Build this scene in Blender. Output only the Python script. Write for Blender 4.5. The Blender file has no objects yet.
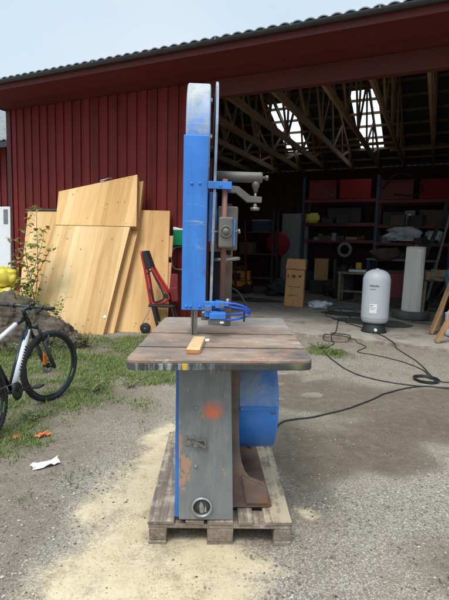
import bpy, bmesh, math, random
import numpy as np
from mathutils import Vector, Matrix, noise
random.seed(7); rng = np.random.default_rng(7)
C = bpy.context.scene.collection
R = math.radians; PI = math.pi
sin, cos = math.sin, math.cos

# ------------------------------------------------------------------ mesh builder
class MB:
    def __init__(s): s.v = []; s.f = []; s.sm = []; s.m = Matrix.Identity(4)
    def add(s, vs, fs, smooth=False):
        o = len(s.v); s.v += [tuple(s.m @ Vector(p)) for p in vs]
        s.f += [tuple(i + o for i in f) for f in fs]; s.sm += [smooth] * len(fs)
        return s
    def box(s, x0, x1, y0, y1, z0, z1):
        return s.add([(x0,y0,z0),(x1,y0,z0),(x1,y1,z0),(x0,y1,z0),(x0,y0,z1),(x1,y0,z1),(x1,y1,z1),(x0,y1,z1)],
                     [(3,2,1,0),(4,5,6,7),(0,1,5,4),(1,2,6,5),(2,3,7,6),(3,0,4,7)])
    def bar(s, a, b, w, h, up=(0,0,1)):            # rectangular bar from a to b
        a, b = Vector(a), Vector(b); d = (b-a).normalized(); up = Vector(up)
        x = d.cross(up)
        if x.length < 1e-4: x = d.cross(Vector((0,1,0)))
        x.normalize(); y = x.cross(d).normalized()
        vs = []
        for p in (a, b):
            for i, j in ((-1,-1),(1,-1),(1,1),(-1,1)): vs.append(p + x*(i*w/2) + y*(j*h/2))
        return s.add(vs, [(3,2,1,0),(4,5,6,7),(0,1,5,4),(1,2,6,5),(2,3,7,6),(3,0,4,7)])
    def prism(s, poly, axis, a, b):                # polygon extruded along an axis ('x': poly=(y,z), 'y': (x,z), 'z': (x,y))
        def P(p, t): return {'x':(t,p[0],p[1]),'y':(p[0],t,p[1]),'z':(p[0],p[1],t)}[axis]
        n = len(poly); vs = [P(p,a) for p in poly] + [P(p,b) for p in poly]
        fs = [tuple(range(n))[::-1], tuple(range(n,2*n))] + [(i,(i+1)%n,n+(i+1)%n,n+i) for i in range(n)]
        return s.add(vs, fs)
    def tube(s, pts, r, n=10, closed=False, caps=True):
        pts = [Vector(p) for p in pts]; N = len(pts)
        rs = r if hasattr(r,'__len__') else [r]*N
        vs = []; ref = None
        for i, p in enumerate(pts):
            if closed: t = pts[(i+1)%N]-pts[i-1]
            else: t = pts[min(i+1,N-1)]-pts[max(i-1,0)]
            t.normalize()
            if ref is None:
                ref = t.orthogonal().normalized()
            ref = (ref - t*ref.dot(t))
            if ref.length < 1e-6: ref = t.orthogonal()
            ref.normalize(); bn = t.cross(ref)
            for k in range(n):
                a = 2*PI*k/n; vs.append(p + ref*(cos(a)*rs[i]) + bn*(sin(a)*rs[i]))
        fs = []
        for i in range(N if closed else N-1):
            j = (i+1)%N
            for k in range(n): fs.append((i*n+k, i*n+(k+1)%n, j*n+(k+1)%n, j*n+k))
        s.add(vs, fs, True)
        if not closed and caps:
            s.add(vs[:n], [tuple(range(n))[::-1]]); s.add(vs[-n:], [tuple(range(n))])
        return s
    def cyl(s, a, b, r, n=24): return s.tube([a,b], r, n)
    def lathe(s, prof, c=(0,0,0), n=32, axis='z', fn=None, ring=False, smooth=True):   # prof = [(r, h)]
        vs = []
        for (r,h) in prof:
            for k in range(n):
                a = 2*PI*k/n; rr = r*(fn(a,h) if fn else 1)
                p = {'z':(rr*cos(a),rr*sin(a),h),'x':(h,rr*cos(a),rr*sin(a)),'y':(rr*sin(a),h,rr*cos(a))}[axis]
                vs.append((c[0]+p[0],c[1]+p[1],c[2]+p[2]))
        fs = []
        N = len(prof)
        for i in range(N if ring else N-1):
            j = (i+1)%N
            for k in range(n): fs.append((i*n+k,i*n+(k+1)%n,j*n+(k+1)%n,j*n+k))
        s.add(vs, fs, smooth)
        if not ring: s.add(vs[:n],[tuple(range(n))[::-1]]); s.add(vs[-n:],[tuple(range(n))])
        return s
    def build(s, name, mat, parent=None, loc=None, rot=None, bev=0, seg=2):
        me = bpy.data.meshes.new(name); me.from_pydata(s.v, [], s.f)
        me.polygons.foreach_set('use_smooth', s.sm)
        bm = bmesh.new(); bm.from_mesh(me); bmesh.ops.remove_doubles(bm, verts=bm.verts, dist=1e-5)
        bmesh.ops.recalc_face_normals(bm, faces=bm.faces); bm.to_mesh(me); bm.free()
        me.materials.append(mat); o = bpy.data.objects.new(name, me); C.objects.link(o)
        if parent: o.parent = parent
        if loc: o.location = loc
        if rot: o.rotation_euler = rot
        if bev:
            m = o.modifiers.new('bevel','BEVEL'); m.width = bev; m.segments = seg; m.limit_method = 'ANGLE'; m.angle_limit = R(40)
        return o
def npmesh(name, V, F, mat, parent=None, smooth=False):
    me = bpy.data.meshes.new(name); F = np.asarray(F)
    me.vertices.add(len(V)); me.vertices.foreach_set('co', np.asarray(V, dtype=np.float32).ravel())
    k = F.shape[1]; me.loops.add(F.size); me.loops.foreach_set('vertex_index', F.ravel().astype(np.int32))
    me.polygons.add(len(F)); me.polygons.foreach_set('loop_start', np.arange(0,F.size,k,dtype=np.int32))
    me.polygons.foreach_set('use_smooth', np.full(len(F), smooth))
    me.update(); me.validate(); me.materials.append(mat)
    o = bpy.data.objects.new(name, me); C.objects.link(o)
    if parent: o.parent = parent
    return o
def tag(o, label=None, cat=None, group=None, kind=None):
    if label: o['label'] = label
    if cat: o['category'] = cat
    if group: o['group'] = group
    if kind: o['kind'] = kind
    return o
def thing(name, label, cat, loc=(0,0,0), rz=0, group=None):
    o = bpy.data.objects.new(name, None); C.objects.link(o); o.empty_display_size = .1
    o.location = loc; o.rotation_euler = (0,0,rz); return tag(o, label, cat, group)
BA = R(25)                                       # the barn is turned 25 degrees
def bw(s, d, z=0): return (s*cos(BA)+d*sin(BA), -s*sin(BA)+d*cos(BA), z)   # along the front, depth, height -> world
def spline(pts, n=8):                            # Catmull-Rom through points
    P = [Vector(p) for p in pts]; P = [P[0]*2-P[1]] + P + [P[-1]*2-P[-2]]; out = []
    for i in range(1, len(P)-2):
        a,b,c,d = P[i-1:i+3]
        for k in range(n):
            t = k/n; out.append(.5*((2*b)+(c-a)*t+(2*a-5*b+4*c-d)*t*t+(3*b-a-3*c+d)*t**3))
    return out + [P[-2]]

# ------------------------------------------------------------------ materials
class NT:
    def __init__(s, name):
        s.mat = bpy.data.materials.new(name); s.mat.use_nodes = True; s.t = s.mat.node_tree; s.t.nodes.clear()
        s.out = s.n('ShaderNodeOutputMaterial'); s.b = s.n('ShaderNodeBsdfPrincipled'); s.l(s.b.outputs[0], s.out.inputs[0])
        s.tc = s.n('ShaderNodeTexCoord'); s.co = s.tc.outputs['Object']
    def n(s, t, **k):
        x = s.t.nodes.new(t)
        for a, v in k.items(): setattr(x, a, v)
        return x
    def l(s, a, b): s.t.links.new(a, b)
    def set(s, sock, v):
        if hasattr(v, 'is_output'): s.l(v, sock)
        else: sock.default_value = (*v, 1) if isinstance(v, (tuple, list)) and len(v) == 3 and sock.type == 'RGBA' else v
    def mapv(s, scale=(1,1,1), loc=(0,0,0), co=None, rot=(0,0,0)):
        m = s.n('ShaderNodeMapping'); m.inputs['Scale'].default_value = scale; m.inputs['Location'].default_value = loc
        m.inputs['Rotation'].default_value = rot
        s.l(co or s.co, m.inputs[0]); return m.outputs[0]
    def noise(s, scale, detail=6, rough=.6, st=(1,1,1), loc=(0,0,0), dist=0):
        x = s.n('ShaderNodeTexNoise'); x.inputs['Scale'].default_value = scale; x.inputs['Detail'].default_value = detail
        x.inputs['Roughness'].default_value = rough; x.inputs['Distortion'].default_value = dist
        s.l(s.mapv(st, loc), x.inputs[0]); return x.outputs[0]
    def voro(s, scale, out='Distance', st=(1,1,1), loc=(0,0,0), feat='F1'):
        x = s.n('ShaderNodeTexVoronoi', feature=feat); x.inputs['Scale'].default_value = scale
        s.l(s.mapv(st, loc), x.inputs[0]); return x.outputs[out]
    def ramp(s, fac, stops, interp='LINEAR'):
        x = s.n('ShaderNodeValToRGB'); r = x.color_ramp; r.interpolation = interp
        while len(r.elements) < len(stops): r.elements.new(.5)
        for e, (p, c) in zip(r.elements, stops): e.position = p; e.color = (*c, 1) if isinstance(c,(tuple,list)) else (c,c,c,1)
        s.l(fac, x.inputs[0]); return x.outputs[0]
    def thr(s, fac, a, b):                        # smooth threshold a..b -> 0..1
        x = s.n('ShaderNodeMapRange', interpolation_type='SMOOTHSTEP'); s.set(x.inputs['Value'], fac)
        x.inputs['From Min'].default_value = a; x.inputs['From Max'].default_value = b; return x.outputs[0]
    def mix(s, fac, a, b, mode='MIX'):
        x = s.n('ShaderNodeMix', data_type='RGBA', blend_type=mode); s.set(x.inputs[0], fac); s.set(x.inputs[6], a); s.set(x.inputs[7], b)
        return x.outputs[2]
    def math(s, op, a, b=0.0):
        x = s.n('ShaderNodeMath', operation=op); s.set(x.inputs[0], a); s.set(x.inputs[1], b); return x.outputs[0]
    def xyz(s, co=None):
        x = s.n('ShaderNodeSeparateXYZ'); s.l(co or s.co, x.inputs[0]); return x.outputs
    def ball(s, c, r0, r1, st=(1,1,1)):           # 1 inside r0, 0 outside r1
        v = s.n('ShaderNodeVectorMath', operation='SUBTRACT'); s.l(s.co, v.inputs[0]); v.inputs[1].default_value = c
        w = s.n('ShaderNodeVectorMath', operation='MULTIPLY'); s.l(v.outputs[0], w.inputs[0]); w.inputs[1].default_value = st
        q = s.n('ShaderNodeVectorMath', operation='LENGTH'); s.l(w.outputs[0], q.inputs[0])
        return s.thr(q.outputs['Value'], r1, r0)
    def bump(s, h, strength=.3, dist=.01):
        x = s.n('ShaderNodeBump'); x.inputs['Strength'].default_value = strength; x.inputs['Distance'].default_value = dist
        s.l(h, x.inputs['Height']); s.l(x.outputs[0], s.b.inputs['Normal'])
    def end(s, col, rough=.6, metal=0, spec=.5):
        s.set(s.b.inputs['Base Color'], col); s.set(s.b.inputs['Roughness'], rough); s.set(s.b.inputs['Metallic'], metal)
        s.b.inputs['Specular IOR Level'].default_value = spec; return s.mat
def plain(name, col, rough=.6, metal=0, var=.25, scale=6, wear=None, wthr=(.62,.7), wscale=9, bump=.12, st=(1,1,1), dirt=None, spec=.5, wrough=.85):
    t = NT(name); nz = t.noise(scale, 7, .65, st)
    lo = tuple(c*(1-var) for c in col); hi = tuple(min(1,c*(1+var)) for c in col)
    c = t.ramp(nz, [(.3, lo), (.7, hi)]); rg = t.ramp(nz, [(.3, rough*.85), (.7, min(1,rough*1.15))])
    if dirt: c = t.mix(t.math('MULTIPLY', t.thr(t.noise(scale*.6, 8, .7, (1,1,.4), (3,1,2)), .45, .75), .7), c, dirt)
    if wear:
        m = t.thr(t.noise(wscale, 9, .7, st, (5,2,7)), *wthr); c = t.mix(m, c, wear); rg = t.mix(m, rg, (wrough,)*3)
        if metal: metal = t.math('MULTIPLY', t.math('SUBTRACT', 1.0, m), metal)
    if bump: t.bump(t.noise(scale*6, 6, .7, st), bump, .006)
    return t.end(c, rg, metal, spec)

M = {}
def boards(name, col, axis, w, dark=.6, rough=.75, bump=.3):   # stained boards, each a little different
    t = NT(name); x = t.xyz(); k = t.math('FLOOR', t.math('DIVIDE', x['XYZ'.index(axis)], w))
    wn = t.n('ShaderNodeTexWhiteNoise', noise_dimensions='1D'); t.l(k, wn.inputs['W'])
    st = {'X':(1,1,.06),'Y':(1,1,.06),'Z':(.06,1,1)}[axis]
    g = t.noise(26, 6, .6, st); big = t.noise(1.1, 5, .6)
    f = t.math('ADD', t.math('MULTIPLY', wn.outputs[0], .35), t.math('MULTIPLY', g, .5)); f = t.math('ADD', f, t.math('MULTIPLY', big, .3))
    c = t.ramp(f, [(.3, tuple(c*dark for c in col)), (.85, tuple(c*1.25 for c in col))])
    fd = t.thr(t.noise(1.7, 8, .7, (1,1,.5), (4,1,9)), .5, .72); c = t.mix(t.math('MULTIPLY', fd, .3), c, tuple(min(1,q*1.5+.012) for q in col))
    wr = t.thr(t.noise(17, 8, .72, (1,1,.12), (2,7,3)), .66, .72); c = t.mix(t.math('MULTIPLY', wr, .4), c, (.09,.03,.025))
    t.bump(g, bump, .004); return t.end(c, rough, 0, .3)
M['red_boards'] = boards('red_boards', (.165,.0195,.0165), 'X', .2)
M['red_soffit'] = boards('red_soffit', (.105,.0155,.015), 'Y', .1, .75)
M['red_trim'] = plain('red_trim', (.088,.0135,.0135), .7, var=.2, scale=3)
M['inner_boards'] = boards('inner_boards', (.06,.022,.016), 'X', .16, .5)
M['roof_under'] = plain('roof_under', (.055,.055,.06), .6, .2, scale=4)
M['roof_tile'] = plain('roof_tile', (.19,.19,.195), .6, scale=5, wear=(.1,.11,.07), wthr=(.55,.7), wscale=4)
M['gutter'] = plain('gutter', (.035,.037,.042), .4, .2)
M['truss'] = plain('truss', (.20,.118,.062), .8, var=.35, scale=5, st=(1,.15,1))
M['plate_steel'] = plain('plate_steel', (.42,.42,.42), .45, .7)
t = NT('skylight_sheet'); tr = t.n('ShaderNodeBsdfTranslucent'); tr.inputs[0].default_value = (.9,.92,.93,1)
tp = t.n('ShaderNodeBsdfTransparent'); mx = t.n('ShaderNodeMixShader'); mx.inputs[0].default_value = .35
t.l(tr.outputs[0], mx.inputs[1]); t.l(tp.outputs[0], mx.inputs[2]); t.l(mx.outputs[0], t.out.inputs[0]); M['skylight'] = t.mat

def wood_panel(name, tint=(1,1,1), w=.13):
    t = NT(name); x = t.xyz(); k = t.math('FLOOR', t.math('DIVIDE', x[0], w))
    wn = t.n('ShaderNodeTexWhiteNoise', noise_dimensions='1D'); t.l(k, wn.inputs['W'])
    g = t.noise(30, 6, .65, (1,1,.05), dist=.4); g2 = t.noise(9, 4, .6, (1,1,.10), (3,3,3), dist=.6)
    f = t.math('ADD', t.math('MULTIPLY', wn.outputs[0], .55), t.math('MULTIPLY', g2, .5))
    f = t.math('ADD', f, t.math('MULTIPLY', g, .2))
    c = t.ramp(f, [(.2,(.43,.225,.07)),(.52,(.64,.40,.165)),(.9,(.78,.555,.285))])
    kn = t.voro(8.5, st=(1,0.0,.6), loc=(.3,0,.7)); rnd = t.voro(8.5, 'Color', st=(1,0.0,.6), loc=(.3,0,.7))
    km = t.math('MULTIPLY', t.thr(kn, .17, .06), t.thr(t.xyz(rnd)[0], .5, .55))
    c = t.mix(t.math('MULTIPLY', km, .85), c, (.22,.085,.03))
    fr = t.math('FRACT', t.math('DIVIDE', x[0], w)); seam = t.thr(t.math('ABSOLUTE', t.math('SUBTRACT', fr, .5)), .485, .5)
    c = t.mix(t.math('MULTIPLY', seam, .7), c, (.28,.14,.06)); c = t.mix(1.0, c, tint, 'MULTIPLY')
    t.bump(g, .12, .003); return t.end(c, .62, 0, .35)
M['panel_a'] = wood_panel('spruce_panel_light'); M['panel_b'] = wood_panel('spruce_panel_warm', (1,.93,.83), .17)
M['panel_c'] = wood_panel('spruce_panel_pale', (1.0,.97,.92), .11)
M['panel_edge'] = plain('spruce_edge', (.50,.27,.11), .7, var=.35, scale=14, st=(1,3,.08))
M['old_plank'] = plain('old_plank', (.36,.21,.1), .75, var=.4, scale=10, st=(1,1,.1))

# bandsaw paints
def blue_paint(name, dusty):
    t = NT(name); base = t.ramp(t.noise(3.5,6,.6), [(.3,(.028,.165,.55)),(.7,(.05,.235,.69))])
    z = t.xyz()[2]
    d = t.thr(t.noise(6, 10, .74, (1,1,1), (2,4,1)), .66-.24*dusty, .84-.24*dusty)
    c = t.mix(t.math('MULTIPLY', d, .55+.3*dusty), base, (.33,.37,.40) if dusty > .5 else (.30,.31,.30))
    if dusty > .5: c = t.mix(.28, c, (.30,.34,.38))
    if dusty > .5:                                 # old dust lies over the upper cover
        c = t.mix(t.math('MULTIPLY', t.thr(z, 2.36, 2.62), t.thr(t.noise(6,8,.7,(1,1,1),(8,1,1)), .25,.6)), c, (.43,.42,.37))
    c = t.mix(t.math('MULTIPLY', t.thr(t.noise(7,8,.7,(1.4,1,.12),(6,1,3)), .47,.72), .5), c, (.045,.095,.20))
    c = t.mix(t.math('MULTIPLY', t.ball((-.135,-.158,1.49),.0,.03,(1,1,.8)), .5), c, (.06,.07,.09))
    sc = t.thr(t.noise(16, 10, .75, (1,1,.6), (9,9,1)), .67, .70); c = t.mix(sc, c, (.05,.05,.055))
    s2 = t.thr(t.noise(22, 10, .75, (.5,1,1.4), (1,6,1)), .70, .72); c = t.mix(s2, c, (.5,.52,.5))
    sk = t.math('MULTIPLY', t.thr(t.noise(30,6,.7,(.25,1,2.2),(4,2,2)), .52,.6),
        t.math('MAXIMUM', t.math('MAXIMUM', t.ball((-.20,-.155,1.79),.03,.07,(.7,1,3)), t.ball((-.19,-.155,1.90),.02,.06,(.7,1,3.4))), t.ball((-.16,-.155,1.66),.0,.05)))
    c = t.mix(t.math('MULTIPLY', sk, .8), c, (.34,.38,.41))
    t.bump(t.noise(7,8,.6), .12, .01)
    return t.end(c, t.ramp(d, [(0,.36),(1,.7)]), 0, .5)
M['blue'] = blue_paint('blue_paint', .2); M['blue_dusty'] = blue_paint('blue_paint_dusty', 1.0); M['blue_drum'] = blue_paint('blue_paint_drum', .1)
t = NT('grey_door_paint')
c = t.ramp(t.noise(4,8,.65), [(.3,(.145,.155,.157)),(.7,(.215,.222,.22))])
c = t.mix(t.math('MULTIPLY', t.thr(t.noise(9,8,.7,(1,1,.25),(2,2,2)), .45,.7), .6), c, (.29,.295,.28))
c = t.mix(t.math('MULTIPLY', t.thr(t.noise(6,9,.72,(2,1,.15),(8,2,5)), .5,.72), .45), c, (.10,.105,.105))
c = t.mix(t.math('MULTIPLY', t.math('MULTIPLY', t.ball((-.077,-.56,.775), .0, .08), t.thr(t.noise(7,9,.75,loc=(1,5,2)), .2,.62)), 1.0), c, (.85,.145,.02))
wz = t.noise(11,9,.72,(1,1,.5),(5,1,4)); rust = t.thr(wz, .62,.66)
side = t.math('MAXIMUM', t.ball((-.213,-.56,.42),.0,.13,(1.6,1,.7)), t.ball((-.262,-.56,.60),.0,.13,(3.4,1,.7)))
rust2 = t.thr(t.math('ADD', wz, t.math('MULTIPLY', side, .17)), .625,.645)
c = t.mix(t.math('MAXIMUM', rust2, t.math('MULTIPLY', rust, .6)), c, (.40,.235,.15))
c = t.mix(t.thr(t.noise(34,8,.7,(1,1,1),(3,7,1)), .70,.73), c, (.5,.5,.47))
t.bump(t.noise(10,8,.65), .15, .006); M['grey_door'] = t.end(c, .5, 0, .4)

t = NT('worn_table_top')                            # oxidised, paint-stained plate
n1 = t.noise(3.0, 10, .70, (.8,1.2,1)); n2 = t.noise(7, 10, .74, (.75,1.4,1), (4,4,0)); n3 = t.noise(18, 9, .75, (.6,1.5,1), (1,8,0))
c = t.ramp(n1, [(.32,(.14,.12,.10)),(.46,(.22,.165,.125)),(.56,(.31,.215,.155)),(.68,(.40,.345,.285))])
c = t.mix(t.math('MULTIPLY', t.thr(n2, .49,.62), .62), c, (.36,.165,.085))
c = t.mix(t.math('MULTIPLY', t.thr(t.noise(5,10,.74,(.8,1.4,1),(9,3,0)), .54,.66), .75), c, (.105,.095,.088))
c = t.mix(t.math('MULTIPLY', t.thr(n3, .57,.67), .65), c, (.54,.50,.45))
c = t.mix(t.math('MULTIPLY', t.thr(t.xyz()[1], -.05, .35), .6), c, t.ramp(n3, [(.3,(.25,.225,.195)),(.7,(.42,.385,.34))]))
c = t.mix(t.math('MULTIPLY', t.math('MULTIPLY', t.ball((.34,-.62,1.1),.04,.24,(1,1.3,1)), t.thr(n2,.62,.4)), .75), c, (.075,.07,.068))
t.bump(t.noise(18,9,.75,(.5,1.6,1)), .35, .006); M['table_top'] = t.end(c, t.ramp(n2,[(.3,.45),(.7,.75)]), 0, .4)
t = NT('table_edge_paint')
n1 = t.noise(20, 6, .6, (1.6,.5,.07)); n2 = t.noise(5, 5, .6, (1.5,1,.2), (7,1,2))
c = t.ramp(t.noise(8,8,.7), [(.3,(.025,.026,.028)),(.7,(.075,.072,.07))])
left = t.thr(t.xyz()[0], .06, -.3)
c = t.mix(t.math('MULTIPLY', t.thr(t.math('ADD', t.math('MULTIPLY', n1, .6), t.math('MULTIPLY', t.noise(45,8,.75,(1.4,.5,.3),(3,3,3)), .4)), .48,.6), t.math('MULTIPLY', left, .75)), c, (.42,.43,.42))
c = t.mix(t.math('MULTIPLY', t.thr(n2, .6,.7), .8), c, (.26,.1,.05))
yl = t.math('MULTIPLY', t.ball((-.225,-.76,1.08), .008,.016,(1,.2,.3)), 1.0)
c = t.mix(yl, c, (.62,.40,.03)); c = t.mix(t.math('MULTIPLY', t.math('MULTIPLY', t.ball((.33,-.74,1.08), .0,.06,(1,.4,1)), t.noise(30,6,.7)), .6), c, (.34,.32,.10))
t.bump(t.noise(14,8,.7), .3, .006); M['table_edge'] = t.end(c, .5)
M['crumb'] = plain('bark_crumb', (.075,.052,.035), .9, var=.4, scale=30, bump=0)
M['groove_grime'] = plain('groove_grime', (.03,.024,.02), .8, var=.3, scale=12)
M['cast_rust'] = plain('brown_cast_iron', (.155,.105,.078), .75, 0, .4, 8, wear=(.24,.1,.05), wthr=(.5,.68), wscale=10, bump=.35)
M['cast_grey'] = plain('grey_cast_iron', (.135,.125,.11), .55, .25, .3, 10, wear=(.2,.14,.1), wthr=(.55,.72), wscale=14, bump=.25)
M['old_steel'] = plain('old_steel', (.26,.24,.21), .42, .6, .3, 14, wear=(.2,.12,.07), wthr=(.58,.72), wscale=16)
M['post_rust'] = plain('rusty_post', (.19,.085,.058), .6, .15, .3, 12, st=(1,1,.2), wear=(.12,.06,.05), wthr=(.55,.7))
M['edge_worn'] = plain('worn_plate', (.2,.24,.31), .5, .1, .3, 8, wear=(.42,.35,.27), wthr=(.5,.66), wscale=7)
M['blade'] = plain('blade_steel', (.3,.28,.25), .35, .8, .3, 14)
M['duct_dark'] = plain('duct_shade', (.09,.09,.088), .6, .2)
M['dark'] = plain('dark_void', (.012,.012,.012), .9, bump=0)
M['hose_blue'] = plain('blue_hose', (.012,.10,.62), .35, var=.1)
M['black_rubber'] = plain('black_rubber', (.018,.018,.019), .7, var=.3, scale=20)
M['black_paint'] = plain('black_paint', (.02,.02,.022), .38, var=.2)
M['black_gloss'] = plain('black_gloss', (.012,.012,.014), .25, var=.2)
M['white_paint'] = plain('white_paint', (.78,.79,.8), .4, var=.05)
M['green'] = plain('green_plastic', (.0,.18,.075), .5, var=.1)
M['lime'] = plain('lime_decal', (.22,.62,.05), .4, var=.1)
M['orange'] = plain('orange_reflector', (.85,.19,.01), .25, var=.1)
M['red_plastic'] = plain('red_plastic', (.42,.02,.025), .4, var=.2)
M['red_dim'] = plain('red_steel', (.17,.014,.016), .55, var=.3)
M['red_cloth'] = plain('red_cloth', (.26,.012,.018), .85, var=.25, scale=9)
M['rack_blue'] = plain('rack_blue', (.03,.045,.09), .5, var=.2)
M['grey_box'] = plain('grey_box', (.22,.22,.22), .6, var=.2)
M['white_film'] = plain('white_film', (.62,.65,.68), .4, var=.2, scale=4)
M['yellow_bag'] = plain('yellow_bag', (.66,.55,.06), .45, var=.25, scale=6, wear=(.8,.78,.55), wthr=(.58,.62), wscale=5)
M['yellow_mach'] = plain('yellow_machine', (.60,.28,.012), .5, var=.25, wear=(.05,.05,.05), wthr=(.6,.68))
M['cable'] = plain('black_cable', (.016,.017,.018), .5, var=.2)
M['grey_cable'] = plain('grey_cable', (.3,.28,.27), .6, var=.2)
M['cardboard'] = plain('cardboard', (.53,.285,.125), .8, var=.16, scale=7, wear=(.36,.19,.09), wthr=(.56,.72), wscale=4, bump=.1)
M['card_mark'] = plain('printed_ink', (.06,.035,.025), .8, var=.1, bump=0)
M['tank_grey'] = plain('tank_grey', (.50,.525,.545), .42, var=.06, scale=3, bump=.03)
M['tank_ink'] = plain('tank_ink', (.08,.11,.16), .5, var=.1, bump=0)
M['paper'] = plain('white_paper', (.8,.8,.78), .7, var=.06, bump=.05)
M['pleat'] = plain('filter_pleat', (.80,.78,.72), .5, var=.14, scale=16, st=(1,1,.02), wear=(.40,.35,.28), wthr=(.55,.68), wscale=14)
M['concrete_grey'] = plain('dark_concrete', (.12,.115,.105), .9, var=.3, scale=9, bump=.4)
M['tarp'] = plain('tarp', (.05,.06,.052), .6, var=.4, scale=8)
M['tarp_blue'] = plain('tarp_blue', (.12,.155,.19), .6, var=.4, scale=8)
M['clutter'] = plain('dark_clutter', (.04,.038,.036), .7, var=.4, scale=7)
M['clutter2'] = plain('brown_clutter', (.11,.075,.05), .75, var=.4, scale=7)
M['tan_sack'] = plain('tan_sack', (.24,.185,.12), .85, var=.35, scale=7)
M['teal_cloth'] = plain('teal_cloth', (.03,.14,.2), .7, var=.3)
M['block_wood'] = plain('block_wood', (.60,.40,.19), .65, var=.22, scale=14, st=(1,.15,1))
M['block_end'] = plain('block_end_grain', (.50,.20,.07), .75, var=.2, scale=22)
t = NT('pallet_wood'); g = t.noise(34,8,.75,(1,.05,1)); b = t.noise(4,7,.65)
c = t.ramp(t.math('ADD', t.math('MULTIPLY',g,.65), t.math('MULTIPLY',b,.35)), [(.36,(.12,.09,.066)),(.52,(.24,.19,.145)),(.68,(.36,.30,.235))])
up = t.n('ShaderNodeNewGeometry'); nz = t.xyz(up.outputs['Normal'])[2]
dn = t.math('ADD', t.noise(7,9,.7,(1,1,1),(2,2,2)), t.math('ADD', t.math('MULTIPLY', t.thr(t.xyz()[0],.22,.3), .11), t.math('MULTIPLY', t.math('SUBTRACT', g, .5), .5)))
dust = t.math('MULTIPLY', t.thr(nz,.5,.9), t.thr(dn,.47,.66)); c = t.mix(t.math('MULTIPLY',dust,.7), c, (.55,.45,.30))
pt = t.math('MULTIPLY', t.thr(nz,.5,.2), t.thr(t.noise(14,9,.75,(1,1,1),(7,1,2)), .56,.62)); c = t.mix(t.math('MULTIPLY',pt,.7), c, (.4,.38,.35))
t.bump(g,.5,.006); M['pallet'] = t.end(c, .85, 0, .25)
t = NT('boulder_rock')
c = t.ramp(t.noise(3,10,.7), [(.3,(.055,.042,.03)),(.5,(.17,.135,.10)),(.7,(.32,.275,.22))])
c = t.mix(t.math('MULTIPLY', t.thr(t.noise(5,8,.7,(1,1,1),(5,2,1)),.55,.65), .8), c, (.06,.075,.02))
c = t.mix(t.thr(t.noise(14,8,.7,(1,1,1),(1,2,6)),.64,.7), c, (.33,.31,.26))
t.bump(t.math('ADD', t.noise(9,10,.78), t.math('MULTIPLY', t.voro(7,'Distance'), .8)),1.0,.07); M['rock'] = t.end(c,.95,0,.2)
def leaf_mat(name, a, b):
    t = NT(name); g = t.n('ShaderNodeNewGeometry'); c = t.ramp(g.outputs['Random Per Island'], [(.0,a),(1,b)])
    t.end(c,.55,0,.3); tl = t.n('ShaderNodeBsdfTranslucent'); t.l(c, tl.inputs[0]); mx = t.n('ShaderNodeMixShader'); mx.inputs[0].default_value=.3
    t.l(t.b.outputs[0],mx.inputs[1]); t.l(tl.outputs[0],mx.inputs[2]); t.l(mx.outputs[0],t.out.inputs[0]); return t.mat
M['grass'] = leaf_mat('grass_blade', (.115,.19,.042), (.30,.34,.115)); M['leaf'] = leaf_mat('sapling_leaf', (.16,.24,.05), (.40,.40,.12))
M['weed'] = leaf_mat('weed_leaf', (.10,.16,.025), (.28,.27,.05)); M['stem'] = plain('sapling_bark', (.12,.09,.065), .8, var=.3)
M['red_leaf'] = leaf_mat('young_leaf', (.30,.14,.05), (.36,.25,.06))
t = NT('pebble'); g = t.n('ShaderNodeNewGeometry')
c = t.ramp(g.outputs['Random Per Island'], [(0,(.12,.10,.078)),(.4,(.24,.21,.168)),(.8,(.34,.31,.26)),(1,(.50,.465,.41))])
M['pebble'] = t.end(c,.9,0,.25)
t = NT('sawdust_chip'); g = t.n('ShaderNodeNewGeometry')
M['chip'] = t.end(t.ramp(g.outputs['Random Per Island'], [(0,(.38,.25,.11)),(1,(.68,.52,.28))]),.9,0,.2)

# ground: zone masks come from the mesh, grain from the shader
t = NT('yard_ground')
def attr(nm): a = t.n('ShaderNodeAttribute', attribute_name=nm); return a.outputs['Fac']
fine = t.noise(60,10,.78); mid = t.noise(9,9,.7); mid2 = t.noise(4.2,9,.68,loc=(7,3,0)); big = t.noise(1.3,7,.65)
cell = t.voro(135,'Color'); cs = t.xyz(cell)[0]; celld = t.voro(135); c2 = t.voro(300,'Color'); cs2 = t.xyz(c2)[1]
def am(*L):                                            # weighted sum
    r = None
    for w_, x_ in L:
        q_ = t.math('MULTIPLY', x_, w_); r = q_ if r is None else t.math('ADD', r, q_)
    return r
grit = t.ramp(am((.4,cs),(.3,cs2),(.3,fine)), [(.2,(.115,.09,.064)),(.45,(.25,.212,.162)),(.65,(.355,.318,.262)),(.85,(.58,.54,.475))])
earth = t.ramp(am((.45,fine),(.3,mid),(.25,cs2)), [(.28,(.09,.068,.045)),(.48,(.21,.167,.118)),(.72,(.34,.285,.215))])
dirt = t.ramp(am((.5,fine),(.5,mid)), [(.3,(.065,.047,.033)),(.5,(.15,.115,.082)),(.7,(.27,.225,.175))])
def zone(a, lo, hi, amt=.55):                          # mask broken up by noise
    return t.thr(t.math('ADD', attr(a), t.math('MULTIPLY', t.math('SUBTRACT', am((.35,mid),(.35,mid2),(.3,fine)), .5), amt*2)), lo, hi)
c = t.mix(t.math('MULTIPLY', t.thr(am((.35,mid2),(.25,mid),(.2,cs),(.2,big)), .44,.60), .9), earth, grit)
c = t.mix(t.math('MULTIPLY', zone('gravel',.35,.95,1.3), .7), c, grit)
c = t.mix(t.math('MULTIPLY', zone('dirt',.3,.9,1.3), .62), c, dirt)
soil = t.ramp(fine, [(.3,(.06,.05,.026)),(.7,(.16,.14,.075))])
c = t.mix(t.math('MULTIPLY', zone('grass',.4,.9,.9), .65), c, soil)
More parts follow.
